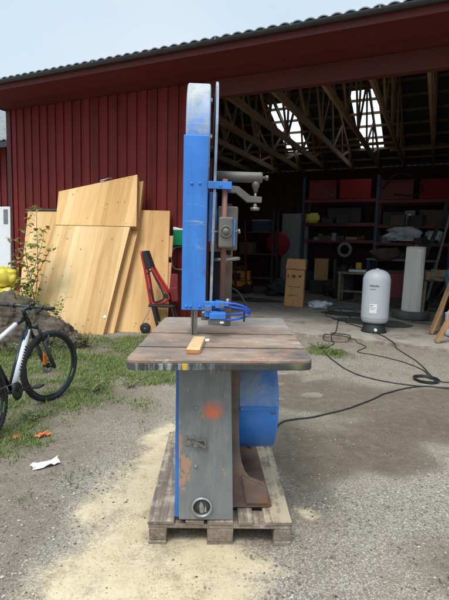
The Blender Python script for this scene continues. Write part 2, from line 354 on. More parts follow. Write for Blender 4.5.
wetz = zone('wet',.3,.8,.7)
c = t.mix(t.math('MULTIPLY', wetz, .72), c, t.ramp(am((.5,fine),(.5,mid)), [(.3,(.055,.040,.025)),(.7,(.165,.125,.08))]))
sd = t.ramp(am((.5,fine),(.5,mid)), [(.3,(.40,.31,.19)),(.5,(.56,.455,.295)),(.7,(.69,.58,.40))])
sdm = t.thr(am((1.0,attr('sawdust')),(.75,mid2),(.85,mid),(1.3,fine)), 1.58,2.24)
c = t.mix(t.math('MULTIPLY', sdm, .96), c, sd)
crumb = t.math('MULTIPLY', t.thr(t.noise(30,8,.8,loc=(3,1,0)), .66,.72), t.thr(mid2,.42,.6)); c = t.mix(t.math('MULTIPLY',crumb,.7), c, (.10,.075,.05))
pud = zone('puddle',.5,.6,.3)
c = t.mix(t.math('MULTIPLY', pud, .7), c, (.30,.27,.225))  # paler puddle colour stands in for slivers of reflected sky
rg = t.mix(pud, t.mix(t.math('MULTIPLY',wetz,.5), (.95,)*3, (.6,)*3), (.12,)*3)
h = t.math('MULTIPLY', am((.45,celld),(1.0,fine),(.8,mid)), t.math('SUBTRACT', 1.0, t.math('MAXIMUM', pud, t.math('MULTIPLY',sdm,.55))))
t.bump(h, .5, .009); t.end(c, rg, 0, .35); M['ground'] = t.mat
t = NT('shed_concrete')
c = t.ramp(t.noise(1.6,9,.68), [(.3,(.26,.225,.18)),(.5,(.37,.33,.28)),(.7,(.45,.415,.365))])
c = t.mix(t.math('MULTIPLY', t.thr(t.noise(2.2,9,.7,(1,1,1),(4,2,2)),.48,.68), .7), c, (.13,.095,.062))
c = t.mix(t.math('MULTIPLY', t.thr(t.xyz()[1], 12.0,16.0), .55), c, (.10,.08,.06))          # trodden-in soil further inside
c = t.mix(t.thr(t.noise(22,8,.7,(1,1,1),(2,9,2)),.64,.68), c, (.12,.09,.06))
c = t.mix(t.math('MULTIPLY', t.math('MULTIPLY', t.thr(t.xyz()[1], 8.38,8.34), t.thr(t.noise(6,6,.6),.35,.6)), .7), c, (.22,.14,.09))
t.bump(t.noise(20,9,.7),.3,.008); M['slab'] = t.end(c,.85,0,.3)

# ------------------------------------------------------------------ world, sun, camera
w = bpy.data.worlds.new('World'); bpy.context.scene.world = w; w.use_nodes = True; nt = w.node_tree; nt.nodes.clear()
SUN_EL, SUN_AZ = R(60), R(208)                       # azimuth measured from +Y towards +X: behind the camera, to its left
sk = nt.nodes.new('ShaderNodeTexSky'); sk.sky_type = 'NISHITA'; sk.sun_disc = False; sk.sun_elevation = SUN_EL; sk.sun_rotation = SUN_AZ
sk.dust_density = 4; sk.air_density = 1.2
bgn = nt.nodes.new('ShaderNodeBackground'); wo = nt.nodes.new('ShaderNodeOutputWorld'); bgn.inputs[1].default_value = .1
tc = nt.nodes.new('ShaderNodeTexCoord'); nz = nt.nodes.new('ShaderNodeTexNoise'); nz.inputs['Scale'].default_value = 1.6; nz.inputs['Detail'].default_value = 5
mp = nt.nodes.new('ShaderNodeMapping'); mp.inputs['Scale'].default_value = (1,1,2.2)
rp = nt.nodes.new('ShaderNodeValToRGB'); rp.color_ramp.elements[0].color = (5.1,6.65,8.0,1); rp.color_ramp.elements[1].color = (6.7,7.65,8.4,1)
rp.color_ramp.elements[0].position = .3; rp.color_ramp.elements[1].position = .7
mxn = nt.nodes.new('ShaderNodeMix'); mxn.data_type = 'RGBA'; mxn.inputs[0].default_value = .85
sxz = nt.nodes.new('ShaderNodeSeparateXYZ'); zr = nt.nodes.new('ShaderNodeMapRange'); vml = nt.nodes.new('ShaderNodeVectorMath'); vml.operation = 'MULTIPLY'
zr.inputs['From Min'].default_value = .45; zr.inputs['From Max'].default_value = 1.0; zr.inputs['To Min'].default_value = .95; zr.inputs['To Max'].default_value = 2.6
for a, b in ((tc.outputs['Generated'], mp.inputs[0]), (mp.outputs[0], nz.inputs[0]), (nz.outputs[0], rp.inputs[0]), (sk.outputs[0], mxn.inputs[6]),
             (rp.outputs[0], mxn.inputs[7]), (mxn.outputs[2], vml.inputs[0]), (tc.outputs['Generated'], sxz.inputs[0]), (sxz.outputs[2], zr.inputs[0]), (zr.outputs[0], vml.inputs[1]), (vml.outputs[0], bgn.inputs[0]), (bgn.outputs[0], wo.inputs[0])): nt.links.new(a, b)
sl = bpy.data.lights.new('sun', 'SUN'); sl.energy = 1.5; sl.angle = R(18); sl.color = (1,.965,.91); so = bpy.data.objects.new('sun', sl); C.objects.link(so)
sd_ = Vector((sin(SUN_AZ)*cos(SUN_EL), cos(SUN_AZ)*cos(SUN_EL), sin(SUN_EL))); so.rotation_euler = (-sd_).to_track_quat('-Z','Y').to_euler()
cam = bpy.data.cameras.new('camera'); co = bpy.data.objects.new('camera', cam); C.objects.link(co); bpy.context.scene.camera = co
cam.sensor_fit = 'VERTICAL'; cam.sensor_height = 24; cam.lens = 18; cam.clip_start = .05; cam.clip_end = 1000
co.matrix_world = Matrix.Translation((0,0,1.65)) @ Matrix.Rotation(R(90-6.7),4,'X') @ Matrix.Rotation(R(1.5),4,'Z')
vs_ = bpy.context.scene.view_settings; vs_.view_transform = 'Standard'; vs_.look = 'None'; vs_.gamma = 1; vs_.exposure = 0.38; vs_.use_curve_mapping = False
bpy.context.scene.cycles.max_bounces = 8; bpy.context.scene.cycles.diffuse_bounces = 5; bpy.context.scene.cycles.use_denoising = True

# ------------------------------------------------------------------ ground
def axis_pts(lo, hi, step, far):
    a = list(np.arange(lo, hi+1e-6, step)); d = step*1.6; x = hi
    while x < far: x += d; a.append(x); d *= 1.35
    d = step*1.6; x = lo
    while x > -far: x -= d; a.insert(0, x); d *= 1.35
    return np.array(a)
gx = axis_pts(-4.6, 5.0, .045, 300); gy = axis_pts(.9, 8.6, .045, 300)
GX, GY = np.meshgrid(gx, gy); nx, ny = len(gx), len(gy)
def blob(X, Y, cx, cy, rx, ry, rot=0, soft=.5):
    c, s = cos(R(rot)), sin(R(rot)); dx, dy = X-cx, Y-cy; a = (dx*c+dy*s)/rx; b = (-dx*s+dy*c)/ry
    return np.clip((1.0+soft-np.sqrt(a*a+b*b))/(2*soft), 0, 1)
def union(X, Y, L, soft=.5):
    m = np.zeros_like(X)
    for b in L: m = np.maximum(m, blob(X, Y, *b, soft=soft)) if len(b) < 5 else np.maximum(m, blob(X, Y, *b[:4], b[4], soft))
    return m
SAW = [(-.50,2.40,.20,.30),(-.56,2.85,.16,.42,-8),(-.46,3.4,.12,.5,-10),(-.34,2.02,.36,.22),(-.05,2.22,.30,.12),(-.62,2.2,.16,.28),(-.50,3.8,.10,.3,-14),(-.40,1.75,.30,.22),(.0,2.05,.16,.14),(-.75,2.75,.10,.25,-10),(.62,2.62,.05,.05)]
GRS = [(-1.55,6.2,.95,.95),(-.75,6.3,.4,.9),(-1.6,4.7,.7,.45),(-.9,5.6,.4,.35),(-2.3,4.2,.7,.45),(-1.4,7.6,1.1,.5),(-2.0,3.5,.5,.35),(-.3,7.5,.6,.5),(-1.9,5.2,.8,.6),(1.75,7.2,.35,.25,-40),(-3.2,6.0,1.2,.8),(-1.2,7.4,1.0,.7),(-.45,7.0,.5,.6),(-1.75,3.9,.4,.3)]
DRT = [(.9,3.7,.7,.6),(1.7,4.1,.9,.4),(.62,2.9,.2,.4),(1.3,2.2,.25,.3),(-1.6,3.2,.75,.9),(-1.9,4.6,1.3,1.1),(-1.3,2.4,.35,.7),(-1.5,6.4,1.4,1.2),(-3.5,6.5,2.5,2.2),(-1.1,1.9,.25,.5)]
GRV = [(2.2,6.9,1.9,.7,-18),(1.0,6.6,.8,.7),(1.05,2.75,.5,.45),(.6,2.2,.6,.3),(1.5,3.0,.6,.5),(.2,2.06,.3,.14),(-1.0,2.2,.3,.4),(-.85,3.0,.25,.6)]
WET = [(1.1,4.95,1.0,.55,10),(2.6,4.9,1.0,.5,0),(2.2,4.7,1.2,.55,-5),(.6,5.3,.5,.5),(1.9,4.0,.8,.35,-10),(3.6,4.7,1.2,.6),(.75,3.5,.35,.5),(1.25,3.6,.5,.4)]
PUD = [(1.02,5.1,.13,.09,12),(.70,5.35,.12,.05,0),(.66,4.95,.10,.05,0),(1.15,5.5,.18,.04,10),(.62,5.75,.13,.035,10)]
noi = np.array([[noise.noise((x*1.1, y*1.1, 0)) + .5*noise.noise((x*3.1, y*3.1, 4)) for x in gx] for y in gy])
XX, YY = GX + .22*noi, GY + .22*np.roll(noi, 17, 1)
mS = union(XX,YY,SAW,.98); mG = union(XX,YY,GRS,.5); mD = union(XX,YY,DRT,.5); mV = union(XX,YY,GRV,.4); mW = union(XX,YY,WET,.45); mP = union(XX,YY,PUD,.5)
fade = np.clip((10-np.hypot(GX, GY-4))/3, 0, 1)
bumpy = np.array([[noise.noise((x*5, y*5, 2))*.5+noise.noise((x*13, y*13, 7))*.3 for x in gx] for y in gy])
GZ = (.012*noi + .009*bumpy)*fade + .014*mS*(.7+.6*noi) - .012*mP
under = (np.abs(GX) < .55) & (np.abs(GY-2.9) < .75); GZ = np.where(under, np.minimum(GZ, .004), GZ)
DD = GX*sin(BA)+GY*cos(BA); GZ = np.where(DD > 8.2, np.minimum(GZ, 0)-.01, GZ)
V = np.stack([GX.ravel(), GY.ravel(), GZ.ravel()], 1)
ii = (np.arange(ny-1)[:,None]*nx + np.arange(nx-1)[None,:]).ravel()
F = np.stack([ii, ii+1, ii+nx+1, ii+nx], 1)
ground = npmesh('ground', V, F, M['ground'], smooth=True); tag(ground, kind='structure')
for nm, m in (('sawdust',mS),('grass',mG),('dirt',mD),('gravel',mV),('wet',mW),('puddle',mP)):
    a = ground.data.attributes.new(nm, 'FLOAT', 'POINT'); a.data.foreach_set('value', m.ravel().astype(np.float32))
def gz(x, y):
    i = int(np.clip(np.searchsorted(gx, x)-1, 0, nx-2)); j = int(np.clip(np.searchsorted(gy, y)-1, 0, ny-2))
    u = (x-gx[i])/(gx[i+1]-gx[i]); v = (y-gy[j])/(gy[j+1]-gy[j])
    return (GZ[j,i]*(1-u)+GZ[j,i+1]*u)*(1-v)+(GZ[j+1,i]*(1-u)+GZ[j+1,i+1]*u)*v

# loose stones, sawdust chips and grass: nobody could count them
def scatter(n, fn, zoff=0):
    out = []
    while len(out) < n:
        y = 1.5 + 7.5*random.random()**1.6; x = (random.random()*2-1)*(.62*y+.3)
        if x*sin(BA)+y*cos(BA) > 8.25: continue
        if abs(x) < .43 and 2.28 < y < 3.55: continue
        p = fn(x, y)
        if random.random() < p: out.append((x, y))
    return out
MASK = {id(SAW):mS, id(GRS):mG, id(DRT):mD, id(GRV):mV, id(WET):mW}
def m1(L, x, y, soft=.4):
    i = min(max(int(np.searchsorted(gx, x)),0),nx-1); j = min(max(int(np.searchsorted(gy, y)),0),ny-1)
    return float(MASK[id(L)][j,i])
octv = np.array([(1,0,0),(0,1,0),(-1,0,0),(0,-1,0),(0,0,1),(0,0,-1),(.6,.6,.5),(-.6,.6,.5),(-.6,-.6,.5),(.6,-.6,.5)], float)
octf = np.array([(0,6,9),(6,1,7),(7,2,8),(8,3,9),(4,6,7),(4,7,8),(4,8,9),(4,9,6),(0,1,6),(1,2,7),(2,3,8),(3,0,9),(1,0,5),(2,1,5),(3,2,5),(0,3,5)])
def stones(name, pts, smin, smax, mat, flat=.6, pw=2.5):
    Vs, Fs = [], []
    for k, (x, y) in enumerate(pts):
        s = smin + (smax-smin)*random.random()**pw; a = random.random()*6.28
        v = octv*(1+.35*(rng.random((10,3))-.5)); v = v*np.array([s, s*random.uniform(.55,.95), s*flat*random.uniform(.6,1)])
        c_, s_ = cos(a), sin(a); vx = v[:,0]*c_-v[:,1]*s_; vy = v[:,0]*s_+v[:,1]*c_
        Vs.append(np.stack([vx+x, vy+y, v[:,2]+gz(x,y)+s*flat*.25], 1)); Fs.append(octf+10*k)
    return npmesh(name, np.concatenate(Vs), np.concatenate(Fs), mat)
def clump(x,y,f=1.7): return min(1,max(.06, .55+1.3*noise.noise((x*f,y*f,21))+.5*noise.noise((x*f*3,y*f*3,5))))
pts = scatter(20000, lambda x,y: clump(x,y)*(.35+.65*m1(GRV,x,y))*(1-min(1,1.25*m1(SAW,x,y)))*(1-.6*m1(GRS,x,y))*(1-.7*m1(WET,x,y)))
tag(stones('gravel', pts, .002, .0115, M['pebble'], .6, 3.6), 'loose grey gravel strewn over the yard', 'gravel', kind='stuff')
pts = scatter(5000, lambda x,y: (m1(SAW,x,y,.7)*.9+.03)*clump(x,y,3) if y < 4.4 else 0)
tag(stones('sawdust', pts, .0015, .0055, M['chip'], .5, 2), 'pale sawdust chips spread beside the pallet', 'sawdust', kind='stuff')
def blades(name, pts, hmin, hmax, mat, per=7, wid=.004, spread=.04):
    Vs, Fs, o = [], [], 0
    for (x, y) in pts:
        for _ in range(per):
            bx, by = x+random.gauss(0,spread), y+random.gauss(0,spread); h = random.uniform(hmin,hmax); a = random.random()*6.28
            ln = h*random.uniform(.15,.9); dx, dy = cos(a), sin(a); wx, wy = -dy*wid*random.uniform(.7,1.4), dx*wid; z = gz(bx,by)-.004
            for q, (tt, ww) in enumerate(((0,1),(.4,.9),(.75,.6),(1,.08))):
                px, py, pz = bx+dx*ln*tt*tt, by+dy*ln*tt*tt, z+h*(tt-.25*tt*tt*min(1,ln/h))
                Vs += [(px-wx*ww,py-wy*ww,pz),(px+wx*ww,py+wy*ww,pz)]
            Fs += [(o,o+1,o+3,o+2),(o+2,o+3,o+5,o+4),(o+4,o+5,o+7,o+6)]; o += 8
    return npmesh(name, Vs, Fs, mat)
def gprob(x, y):
    g = m1(GRS,x,y,.45); nn = .5+.75*noise.noise((x*2.3,y*2.3,9))+.4*noise.noise((x*6,y*6,3))
    return max(0, g*nn*(1.25 if y < 5.2 else 2.2) - .17)*(1-.8*m1(SAW,x,y)) + (.02 if x < -.7 and y > 2.6 and nn > .55 else 0)
pts = scatter(1800, lambda x,y: (.25+.6*m1(DRT,x,y)-.2*m1(SAW,x,y))*clump(x,y,2.6) if y < 6.5 else 0)
tag(stones('ground_debris', pts, .002, .010, M['crumb'], .35, 2.6), 'dark bark crumbs and dirt bits strewn on the ground', 'debris', kind='stuff')
tag(blades('grass', scatter(7000, gprob), .012, .06, M['grass'], 6, .0035, .035), 'short patchy grass in the bare yard', 'grass', kind='stuff')

# ------------------------------------------------------------------ pallet
PAL = thing('pallet', 'worn wooden pallet carrying the blue bandsaw', 'pallet', (-.005,2.925,0), R(1.4))
def pal(name, x0,x1,y0,y1,z0,z1,j=.003):
    b = MB().box(x0,x1,y0,y1,z0,z1)
    b.v = [(p[0]+random.uniform(-j,j), p[1]+random.uniform(-j,j), p[2]+random.uniform(-j,j)*.4) for p in b.v]
    return b.build(name, M['pallet'], PAL, bev=.004)
for x0, x1 in ((-.4,-.255),(-.19,-.09),(-.0725,.0725),(.10,.185),(.245,.4)): pal('deck_board', x0,x1,-.6,.6,.122,.144)
for y0, y1 in ((-.597,-.452),(-.0725,.0725),(.452,.597)): pal('cross_board', -.398,.398,y0,y1,.1,.1215)
for x0, x1 in ((-.398,-.298),(-.0725,.0725),(.298,.398)):
    pal('bottom_board', x0,x1,-.595,.595,.001,.022)
    for y0, y1 in ((-.594,-.45),(-.07,.07),(.45,.594)): pal('block', x0+.002,x1-.002,y0,y1,.0225,.0995,.005)

# ------------------------------------------------------------------ bandsaw (design heights are above the yard; parts are shifted down to the Empty on the pallet)
SAWT = thing('bandsaw', 'tall old blue and grey bandsaw with a worn table', 'bandsaw', (0,2.9,.146), R(3))
DZ = (0,0,-.146)
def sp(mb, name, mat, parent=None, bev=0, seg=2): return mb.build(name, M[mat], parent or SAWT, DZ if not parent else None, bev=bev, seg=seg)
def rounded(c, rad, n=6):                               # polygon with rounded corners
    out = []; N = len(c)
    for i in range(N):
        p0, p, p1 = Vector(c[i-1]), Vector(c[i]), Vector(c[(i+1)%N]); r = rad[i]
        a, b = p+(p0-p).normalized()*r, p+(p1-p).normalized()*r
        for k in range(n+1):
            t_ = k/n; q = a*(1-t_)**2 + p*2*t_*(1-t_) + b*t_*t_; out.append((q.x,q.y))
    return out
def lerp(a, b, t_): return (a[0]+(b[0]-a[0])*t_, a[1]+(b[1]-a[1])*t_)
FL, FR, BR, BL = (-.512,-.772), (.412,-.738), (.492,.615), (-.425,.575)
def side(y, a, b): return lerp(a, b, (y-a[1])/(b[1]-a[1]))
cuts = [None, (-.479,-.459), (-.077,-.057), None]
strips = []
for k in range(3):
    lo = (FL, FR) if k == 0 else (side(cuts[k][1],FL,BL), side(cuts[k][1],FR,BR))
    hi = (BL, BR) if k == 2 else (side(cuts[k+1][0],FL,BL), side(cuts[k+1][0],FR,BR))
    strips.append([lo[0], lo[1], hi[1], hi[0]])
tb = MB(); te = MB()
te.prism(rounded([FL,FR,BR,BL],[.06,.06,.05,.05]),'z',1.05,1.085)
tbl = sp(te,'table','table_edge',bev=.004)
for k, q in enumerate(strips):
    r = [.058 if k==0 else .004]*2 + [.05 if k==2 else .004]*2
    q2 = [(p[0]*.9985,p[1]*.9985) for p in q]
    ob = MB().prism(rounded(q2, r),'z',1.0853,1.1).build('table_board', M['table_top'], tbl, bev=.002)
    ob.data.materials.append(M['groove_grime'])
    for p_ in ob.data.polygons:
        if abs(p_.normal.z) < .5 and abs(p_.center.y) < .56: p_.material_index = 1
sp(MB().box(-.25,.07,-.5,.45,1.0,1.0495).box(-.4,.4,-.36,-.3,1.01,1.0495).box(-.4,.4,.25,.31,1.01,1.0495),'table_support','cast_rust')
# lower housing, grey door and casting
hs = MB().prism([(-.276,.147),(.028,.147),(.010,1.0),(-.278,1.0)],'y',-.538,.42); sp(hs,'lower_housing','blue',bev=.006)
door = sp(MB().prism([(-.250,.152),(.050,.147),(.014,1.048),(-.264,1.048)],'y',-.566,-.541),'front_door','grey_door',bev=.004)
MB().lathe([(.047,-.563),(.056,-.563),(.057,-.585),(.052,-.588),(.047,-.585),(.046,-.57)],(-.125,0,.232),36,'y',ring=True).build('dust_port', M['plate_steel'], door)
MB().lathe([(.001,-.5672),(.046,-.5672),(.046,-.568),(.001,-.568)],(-.125,0,.232),36,'y').build('port_shade_disc', M['duct_dark'], door)  # dark disc on the solid door paints the shaded port interior
MB().add([(-.135,-.572,.196),(-.118,-.575,.192),(-.112,-.571,.225),(-.121,-.576,.252),(-.132,-.571,.262),(-.139,-.574,.236),(-.127,-.578,.224)],[(0,1,6),(1,2,6),(2,3,6),(3,4,6),(4,5,6),(5,0,6)]).add([(-.112,-.571,.196),(-.098,-.574,.203),(-.103,-.572,.238),(-.111,-.575,.225)],[(0,1,2,3)]).build('port_flap', M['plate_steel'], door)
lt = MB().bar((-.205,-.576,.612),(-.155,-.576,.60),.014,.016).bar((-.158,-.58,.602),(-.112,-.58,.578),.012,.014).bar((-.155,-.58,.615),(-.12,-.58,.622),.008,.008).bar((-.12,-.58,.622),(-.108,-.58,.585),.008,.01)
lt.cyl((-.2,-.567,.605),(-.2,-.592,.605),.011,12).cyl((-.165,-.567,.59),(-.165,-.586,.59),.012,12).cyl((-.178,-.567,.632),(-.178,-.574,.632),.008,10).box(-.222,-.208,-.574,-.566,.585,.635)
lt.build('latch', M['old_steel'], door)
for (x,z) in ((-.166,.79),(-.163,.46),(-.05,1.0)):
    MB().lathe([(.001,-.566),(.011,-.566),(.011,-.569),(.008,-.5715),(.001,-.572)],(x,0,z),16,'y').build('rivet', M['old_steel'], door)
def foot(y0,y1): return MB().prism([(.02,1.049),(.062,1.049),(.078,.62),(.086,.5),(.10,.42),(.122,.36),(.15,.325),(.235,.29),(.245,.28),(.272,.15),(.03,.15)],'y',y0,y1)
f_ = foot(-.45,-.415); f_.box(.049,.078,-.414,.41,.16,1.04); f_.v += []; 
fr_ = sp(f_,'frame_casting','cast_rust',bev=.004)
foot(.38,.42).build('rear_foot', M['cast_rust'], fr_, bev=.004)
MB().box(.085,.285,-.44,.42,.148,.168).build('base_plate', M['cast_rust'], fr_, bev=.004)
MB().prism([(.1,.35),(.15,.318),(.245,.272),(.262,.18),(.13,.18)],'y',-.462,-.4505).build('foot_rib', M['cast_rust'], fr_, bev=.003)
for x,y in ((.235,-.35),(.235,.3)): MB().cyl((x,y,.1685),(x,y,.195),.016,6).build('bolt', M['old_steel'], fr_)
# drum-shaped cover on the right
cy, cz, rr = .05, .65, .325
pr = [(rr-.02,.081),(rr-.004,.084),(rr,.092),(rr,.2),(rr,.322),(rr-.006,.333),(rr-.025,.338)]
dr = sp(MB().lathe(pr,(0,cy,cz),72,'x'),'drum_cover','blue_drum')
arc = [(cy+ (rr+.006)*cos(R(a)), cz+(rr+.006)*sin(R(a))) for a in range(70,177,4)] + [(cy+(rr+.001)*cos(R(a)), cz+(rr+.001)*sin(R(a))) for a in range(174,69,-4)]
MB().prism(arc,'x',.094,.327).build('drum_lid', M['blue_dusty'], dr)
MB().box(.096,.325,cy-rr-.010,cy-rr-.001,.672,.696).build('seam_strip', M['blue_drum'], dr, bev=.002)
for x in (.105,.316): MB().cyl((x,cy-rr-.010,.684),(x,cy-rr-.015,.684),.006,8).build('screw', M['old_steel'], dr)
MB().box(.285,.318,cy-rr-.0015,cy-rr+.0,.648,.656).build('rust_scrape', M['cast_rust'], dr)
sp(MB().cyl((.05,.05,.65),(.1,.05,.65),.09,24),'drum_axle','cast_rust')
# upper wheel cover, blade guard, back plate, column
WC = (.27,2.29); WR = .42
prof = [(WC[0]+WR*cos(R(a)), WC[1]+WR*sin(R(a))) for a in range(180,-1,-5)]
prof += [(WC[0]+WR,2.12)] + [(WC[0]+.40*cos(R(a)), 2.12+.30*sin(R(a))) for a in range(-5,-176,-10)] + [(WC[0]-WR,2.12)]
uc = sp(MB().prism(prof,'x',-.262,-.116),'upper_wheel_cover','blue_dusty',bev=.012,seg=3)
bg = sp(MB().prism([(-.271,1.262),(-.125,1.262),(-.125,2.298),(-.271,2.298)],'y',-.158,-.12).box(-.271,-.259,-.1195,.02,1.262,2.298).box(-.137,-.125,-.1195,.0,1.262,2.298),'blade_guard','blue',bev=.003)
for (x,z) in ((-.22,2.02),(-.172,2.022),(-.242,1.285),(-.215,1.285),(-.16,1.285)):
    MB().lathe([(.001,-.158),(.009,-.158),(.009,-.163),(.006,-.167),(.001,-.168)],(x,0,z),12,'y').build('bolt', M['blue'], bg)
for z in (2.29,2.52):
    MB().box(-.118,-.106,-.14 if z<2.4 else -.06,-.1 if z<2.4 else -.02,z,z+.02).build('hinge_tab', M['edge_worn'], uc)
pf = [(WC[0]+.434*cos(R(a)), WC[1]+.434*sin(R(a))) for a in range(180,-1,-5)] + [(.704,1.9),(.5,1.75),(.25,1.75),(-.12,1.3),(-.155,1.3)]
bp = MB().prism(pf,'x',-.098,-.082); bp.v = [(x+ (z-1.3)*.012 - .002, y, z) for x,y,z in bp.v]
sp(bp,'back_plate','edge_worn',bev=.002)
col = MB().box(.0,.06,.22,.48,1.1,1.93).box(-.08,.0,.3,.42,1.5,1.9)
sp(col,'column','cast_rust',bev=.008)
sp(MB().cyl((-.15,WC[0],WC[1]),(-.072,WC[0],WC[1]),.04,20),'axle_housing','cast_grey',bev=.004)
bl_ = sp(MB().box(-.2005,-.1995,-.105,-.085,1.045,1.3),'blade','blade')
sp(MB().box(-.212,-.203,-.125,-.085,1.1005,1.2615).box(-.196,-.188,-.125,-.085,1.1005,1.2615).box(-.2125,-.186,-.084,-.078,1.1005,1.2615).box(-.188,-.172,-.118,-.1,1.1005,1.2615),'blade_channel','old_steel')
# tension tube, arm, guide post
ten = sp(MB().lathe([(.028,-.085),(.033,-.083),(.033,.19),(.034,.2),(.034,.212),(.028,.218)],(0,0,2.09),28,'x').cyl((.218,0,2.09),(.237,0,2.09),.009,12).cyl((.237,0,2.09),(.256,0,2.09),.016,6),'tension_tube','cast_grey')
MB().lathe([(.026,2.064),(.025,2.035),(.017,2.022),(.013,2.0),(.001,2.0)],(.178,0,0),16).build('tube_boss', M['cast_grey'], ten)
MB().cyl((.178,0,2.02),(.178,0,1.9),.008,10).cyl((.178,0,1.905),(.178,0,1.887),.026,12).cyl((.178,0,1.925),(.178,0,1.905),.014,6).cyl((.15,0,1.897),(.206,0,1.897),.009,8).build('adjuster_screw', M['old_steel'], ten)
ar = sp(MB().prism([(.018,2.035),(.07,2.03),(.105,2.005),(.145,1.975),(.218,1.97),(.218,1.935),(.125,1.935),(.085,1.965),(.055,1.99),(.018,1.99)],'y',-.02,.02),'guide_arm','cast_grey',bev=.003)
br_ = sp(MB().box(-.1245,.017,-.172,-.16,1.992,2.036).box(.006,.0175,-.1595,.02,1.992,2.036),'guide_bracket','blue',bev=.003)
for x in (-.052,): MB().cyl((x,-.172,2.014),(x,-.18,2.014),.009,12).build('bolt', M['blue'], br_)
sp(MB().cyl((-.022,-.135,1.29),(-.022,-.135,2.055),.0165,16),'guide_post','post_rust')
gb = sp(MB().box(-.055,.032,-.205,-.1,1.645,1.828),'guide_block','cast_grey',bev=.012,seg=3)
MB().lathe([(.001,-.205),(.036,-.205),(.036,-.213),(.033,-.217),(.027,-.217),(.025,-.211),(.02,-.211),(.018,-.222),(.001,-.223)],(-.013,0,1.742),28,'y').build('lock_knob', M['cast_grey'], gb)
MB().box(.033,.041,-.2,-.11,1.66,1.815).build('side_shim', M['blue'], gb)
MB().cyl((.041,-.15,1.745),(.062,-.15,1.745),.008,10).cyl((.062,-.15,1.745),(.076,-.15,1.748),.014,10).build('side_screw', M['old_steel'], gb)
MB().cyl((-.056,-.15,1.742),(-.1,-.15,1.738),.006,8).build('side_screw', M['old_steel'], gb)
sp(MB().box(-.06,.065,-.098,.0,1.63,1.9),'carriage','cast_grey',bev=.012,seg=3)
sp(MB().box(-.115,-.066,-.1,.0,1.68,1.98),'carriage_cover','blue',bev=.004)
sp(MB().box(-.11,-.02,-.04,.06,1.28,1.62).cyl((.01,-.02,1.6),(.01,-.02,1.92),.022,14),'void_block','dark',bev=.004)  # near-black solid stands in for the dark void between guard and post
hw = MB(); ring = [(-.005+.088*cos(2*PI*k/28), -.03+.088*sin(2*PI*k/28), 1.575+.006*cos(2*PI*k/28)) for k in range(28)]
hw.tube(ring,.0105,8,closed=True)
for k in range(3): a = k*2.094; hw.cyl((-.005,-.03,1.575),(-.005+.086*cos(a),-.03+.086*sin(a),1.575),.006,8)
hw.cyl((-.005,-.03,1.55),(-.005,-.03,1.62),.016,12); sp(hw,'handwheel','old_steel')
# lower blade guide on the post
lg = sp(MB().box(-.135,.02,-.17,-.12,1.288,1.318).box(-.065,-.01,-.185,-.1,1.278,1.322).box(-.13,-.085,-.175,-.11,1.255,1.295),'blade_guide','blue',bev=.005)
MB().box(-.13,.0,-.18,-.1,1.222,1.258).box(-.1,.0,-.2,-.09,1.212,1.25).build('guide_jaw', M['blue'], lg, bev=.004)
MB().box(-.105,-.002,-.195,-.1,1.178,1.211).box(-.15,-.09,-.16,-.12,1.2,1.218).build('guide_roller_holder', M['cast_grey'], lg, bev=.004)
MB().cyl((-.135,-.165,1.235),(-.135,-.115,1.262),.014,12).cyl((-.11,-.2,1.275),(-.11,-.17,1.275),.014,12).cyl((-.02,-.19,1.302),(-.02,-.2,1.302),.012,6).cyl((.012,-.14,1.29),(.012,-.14,1.335),.012,10).build('guide_screws', M['old_steel'], lg)
MB().box(-.035,-.012,-.1975,-.1952,1.188,1.2).build('label_plate', M['paper'], lg)
sp(MB().tube(spline([(.05,.1,1.38),(.09,.06,1.36),(.125,.02,1.31),(.15,.0,1.26),(.158,-.01,1.22)]),.005,8),'air_line','black_rubber')

# blue air hose looped on the table
def sw(x,y,z): v = Matrix.Rotation(R(3),3,'Z') @ Vector((x,y,z)); return (v.x, v.y+2.9, z)
hz = thing('air_hose', 'bright blue air hose looped beside the saw blade', 'hose', sw(.1,0,1.1))
hp = [(-.04,-.15,1.303),(.04,-.17,1.308),(.10,-.16,1.294),(.145,-.13,1.268),(.158,-.1,1.243),(.14,-.1,1.222),(.08,-.13,1.208),(.0,-.15,1.202),(-.045,-.12,1.21),(-.06,-.08,1.245),(-.045,-.1,1.272),
      (.03,-.12,1.279),(.10,-.11,1.268),(.148,-.07,1.25),(.15,-.03,1.238),(.10,-.05,1.229),(.03,-.08,1.225),(-.03,-.1,1.226)]
hp = [sw(*p) for p in hp]
ho = MB().tube(spline(hp,7),.0068,10)
ho.v = [(a-hz.location[0],b-hz.location[1],c-hz.location[2]) for a,b,c in ho.v]
ho.build('hose_tube', M['hose_blue'], hz)
tz = MB(); 
tp_ = Vector(sw(.118,-.135,1.222)); tz.bar(tp_+Vector((0,0,-.03)),tp_+Vector((0,0,.035)),.012,.022)
tz.v = [(a-hz.location[0],b-hz.location[1],c-hz.location[2]) for a,b,c in tz.v]; tz.build('cable_tie', M['black_rubber'], hz)
# push block on the table
pb = thing('push_block', 'pale wooden push block lying on the saw table', 'wood block', sw(-.172,-.48,1.1015), R(-3))
MB().prism([(-.15,0),(.15,0),(.15,.032),(-.13,.028),(-.15,.022)],'x',-.034,.034).build('block_body', M['block_wood'], pb, bev=.002)
MB().box(-.0335,.0335,-.1525,-.1503,.0015,.0215).build('end_grain', M['block_end'], pb)
sc = MB(); 
sc.add([(-.02,-.012,.001),(.02,-.014,.002),(.022,.012,.012),(-.018,.013,.009),(0,0,.014)],[(0,1,4),(1,2,4),(2,3,4),(3,0,4)])
so_ = sc.build('plastic_scrap', M['white_film'], None, sw(-.12,-.3,1.1005)); so_.modifiers.new('s','SOLIDIFY').thickness = .001
tag(so_, 'small crumpled clear scrap beside the push block', 'scrap')
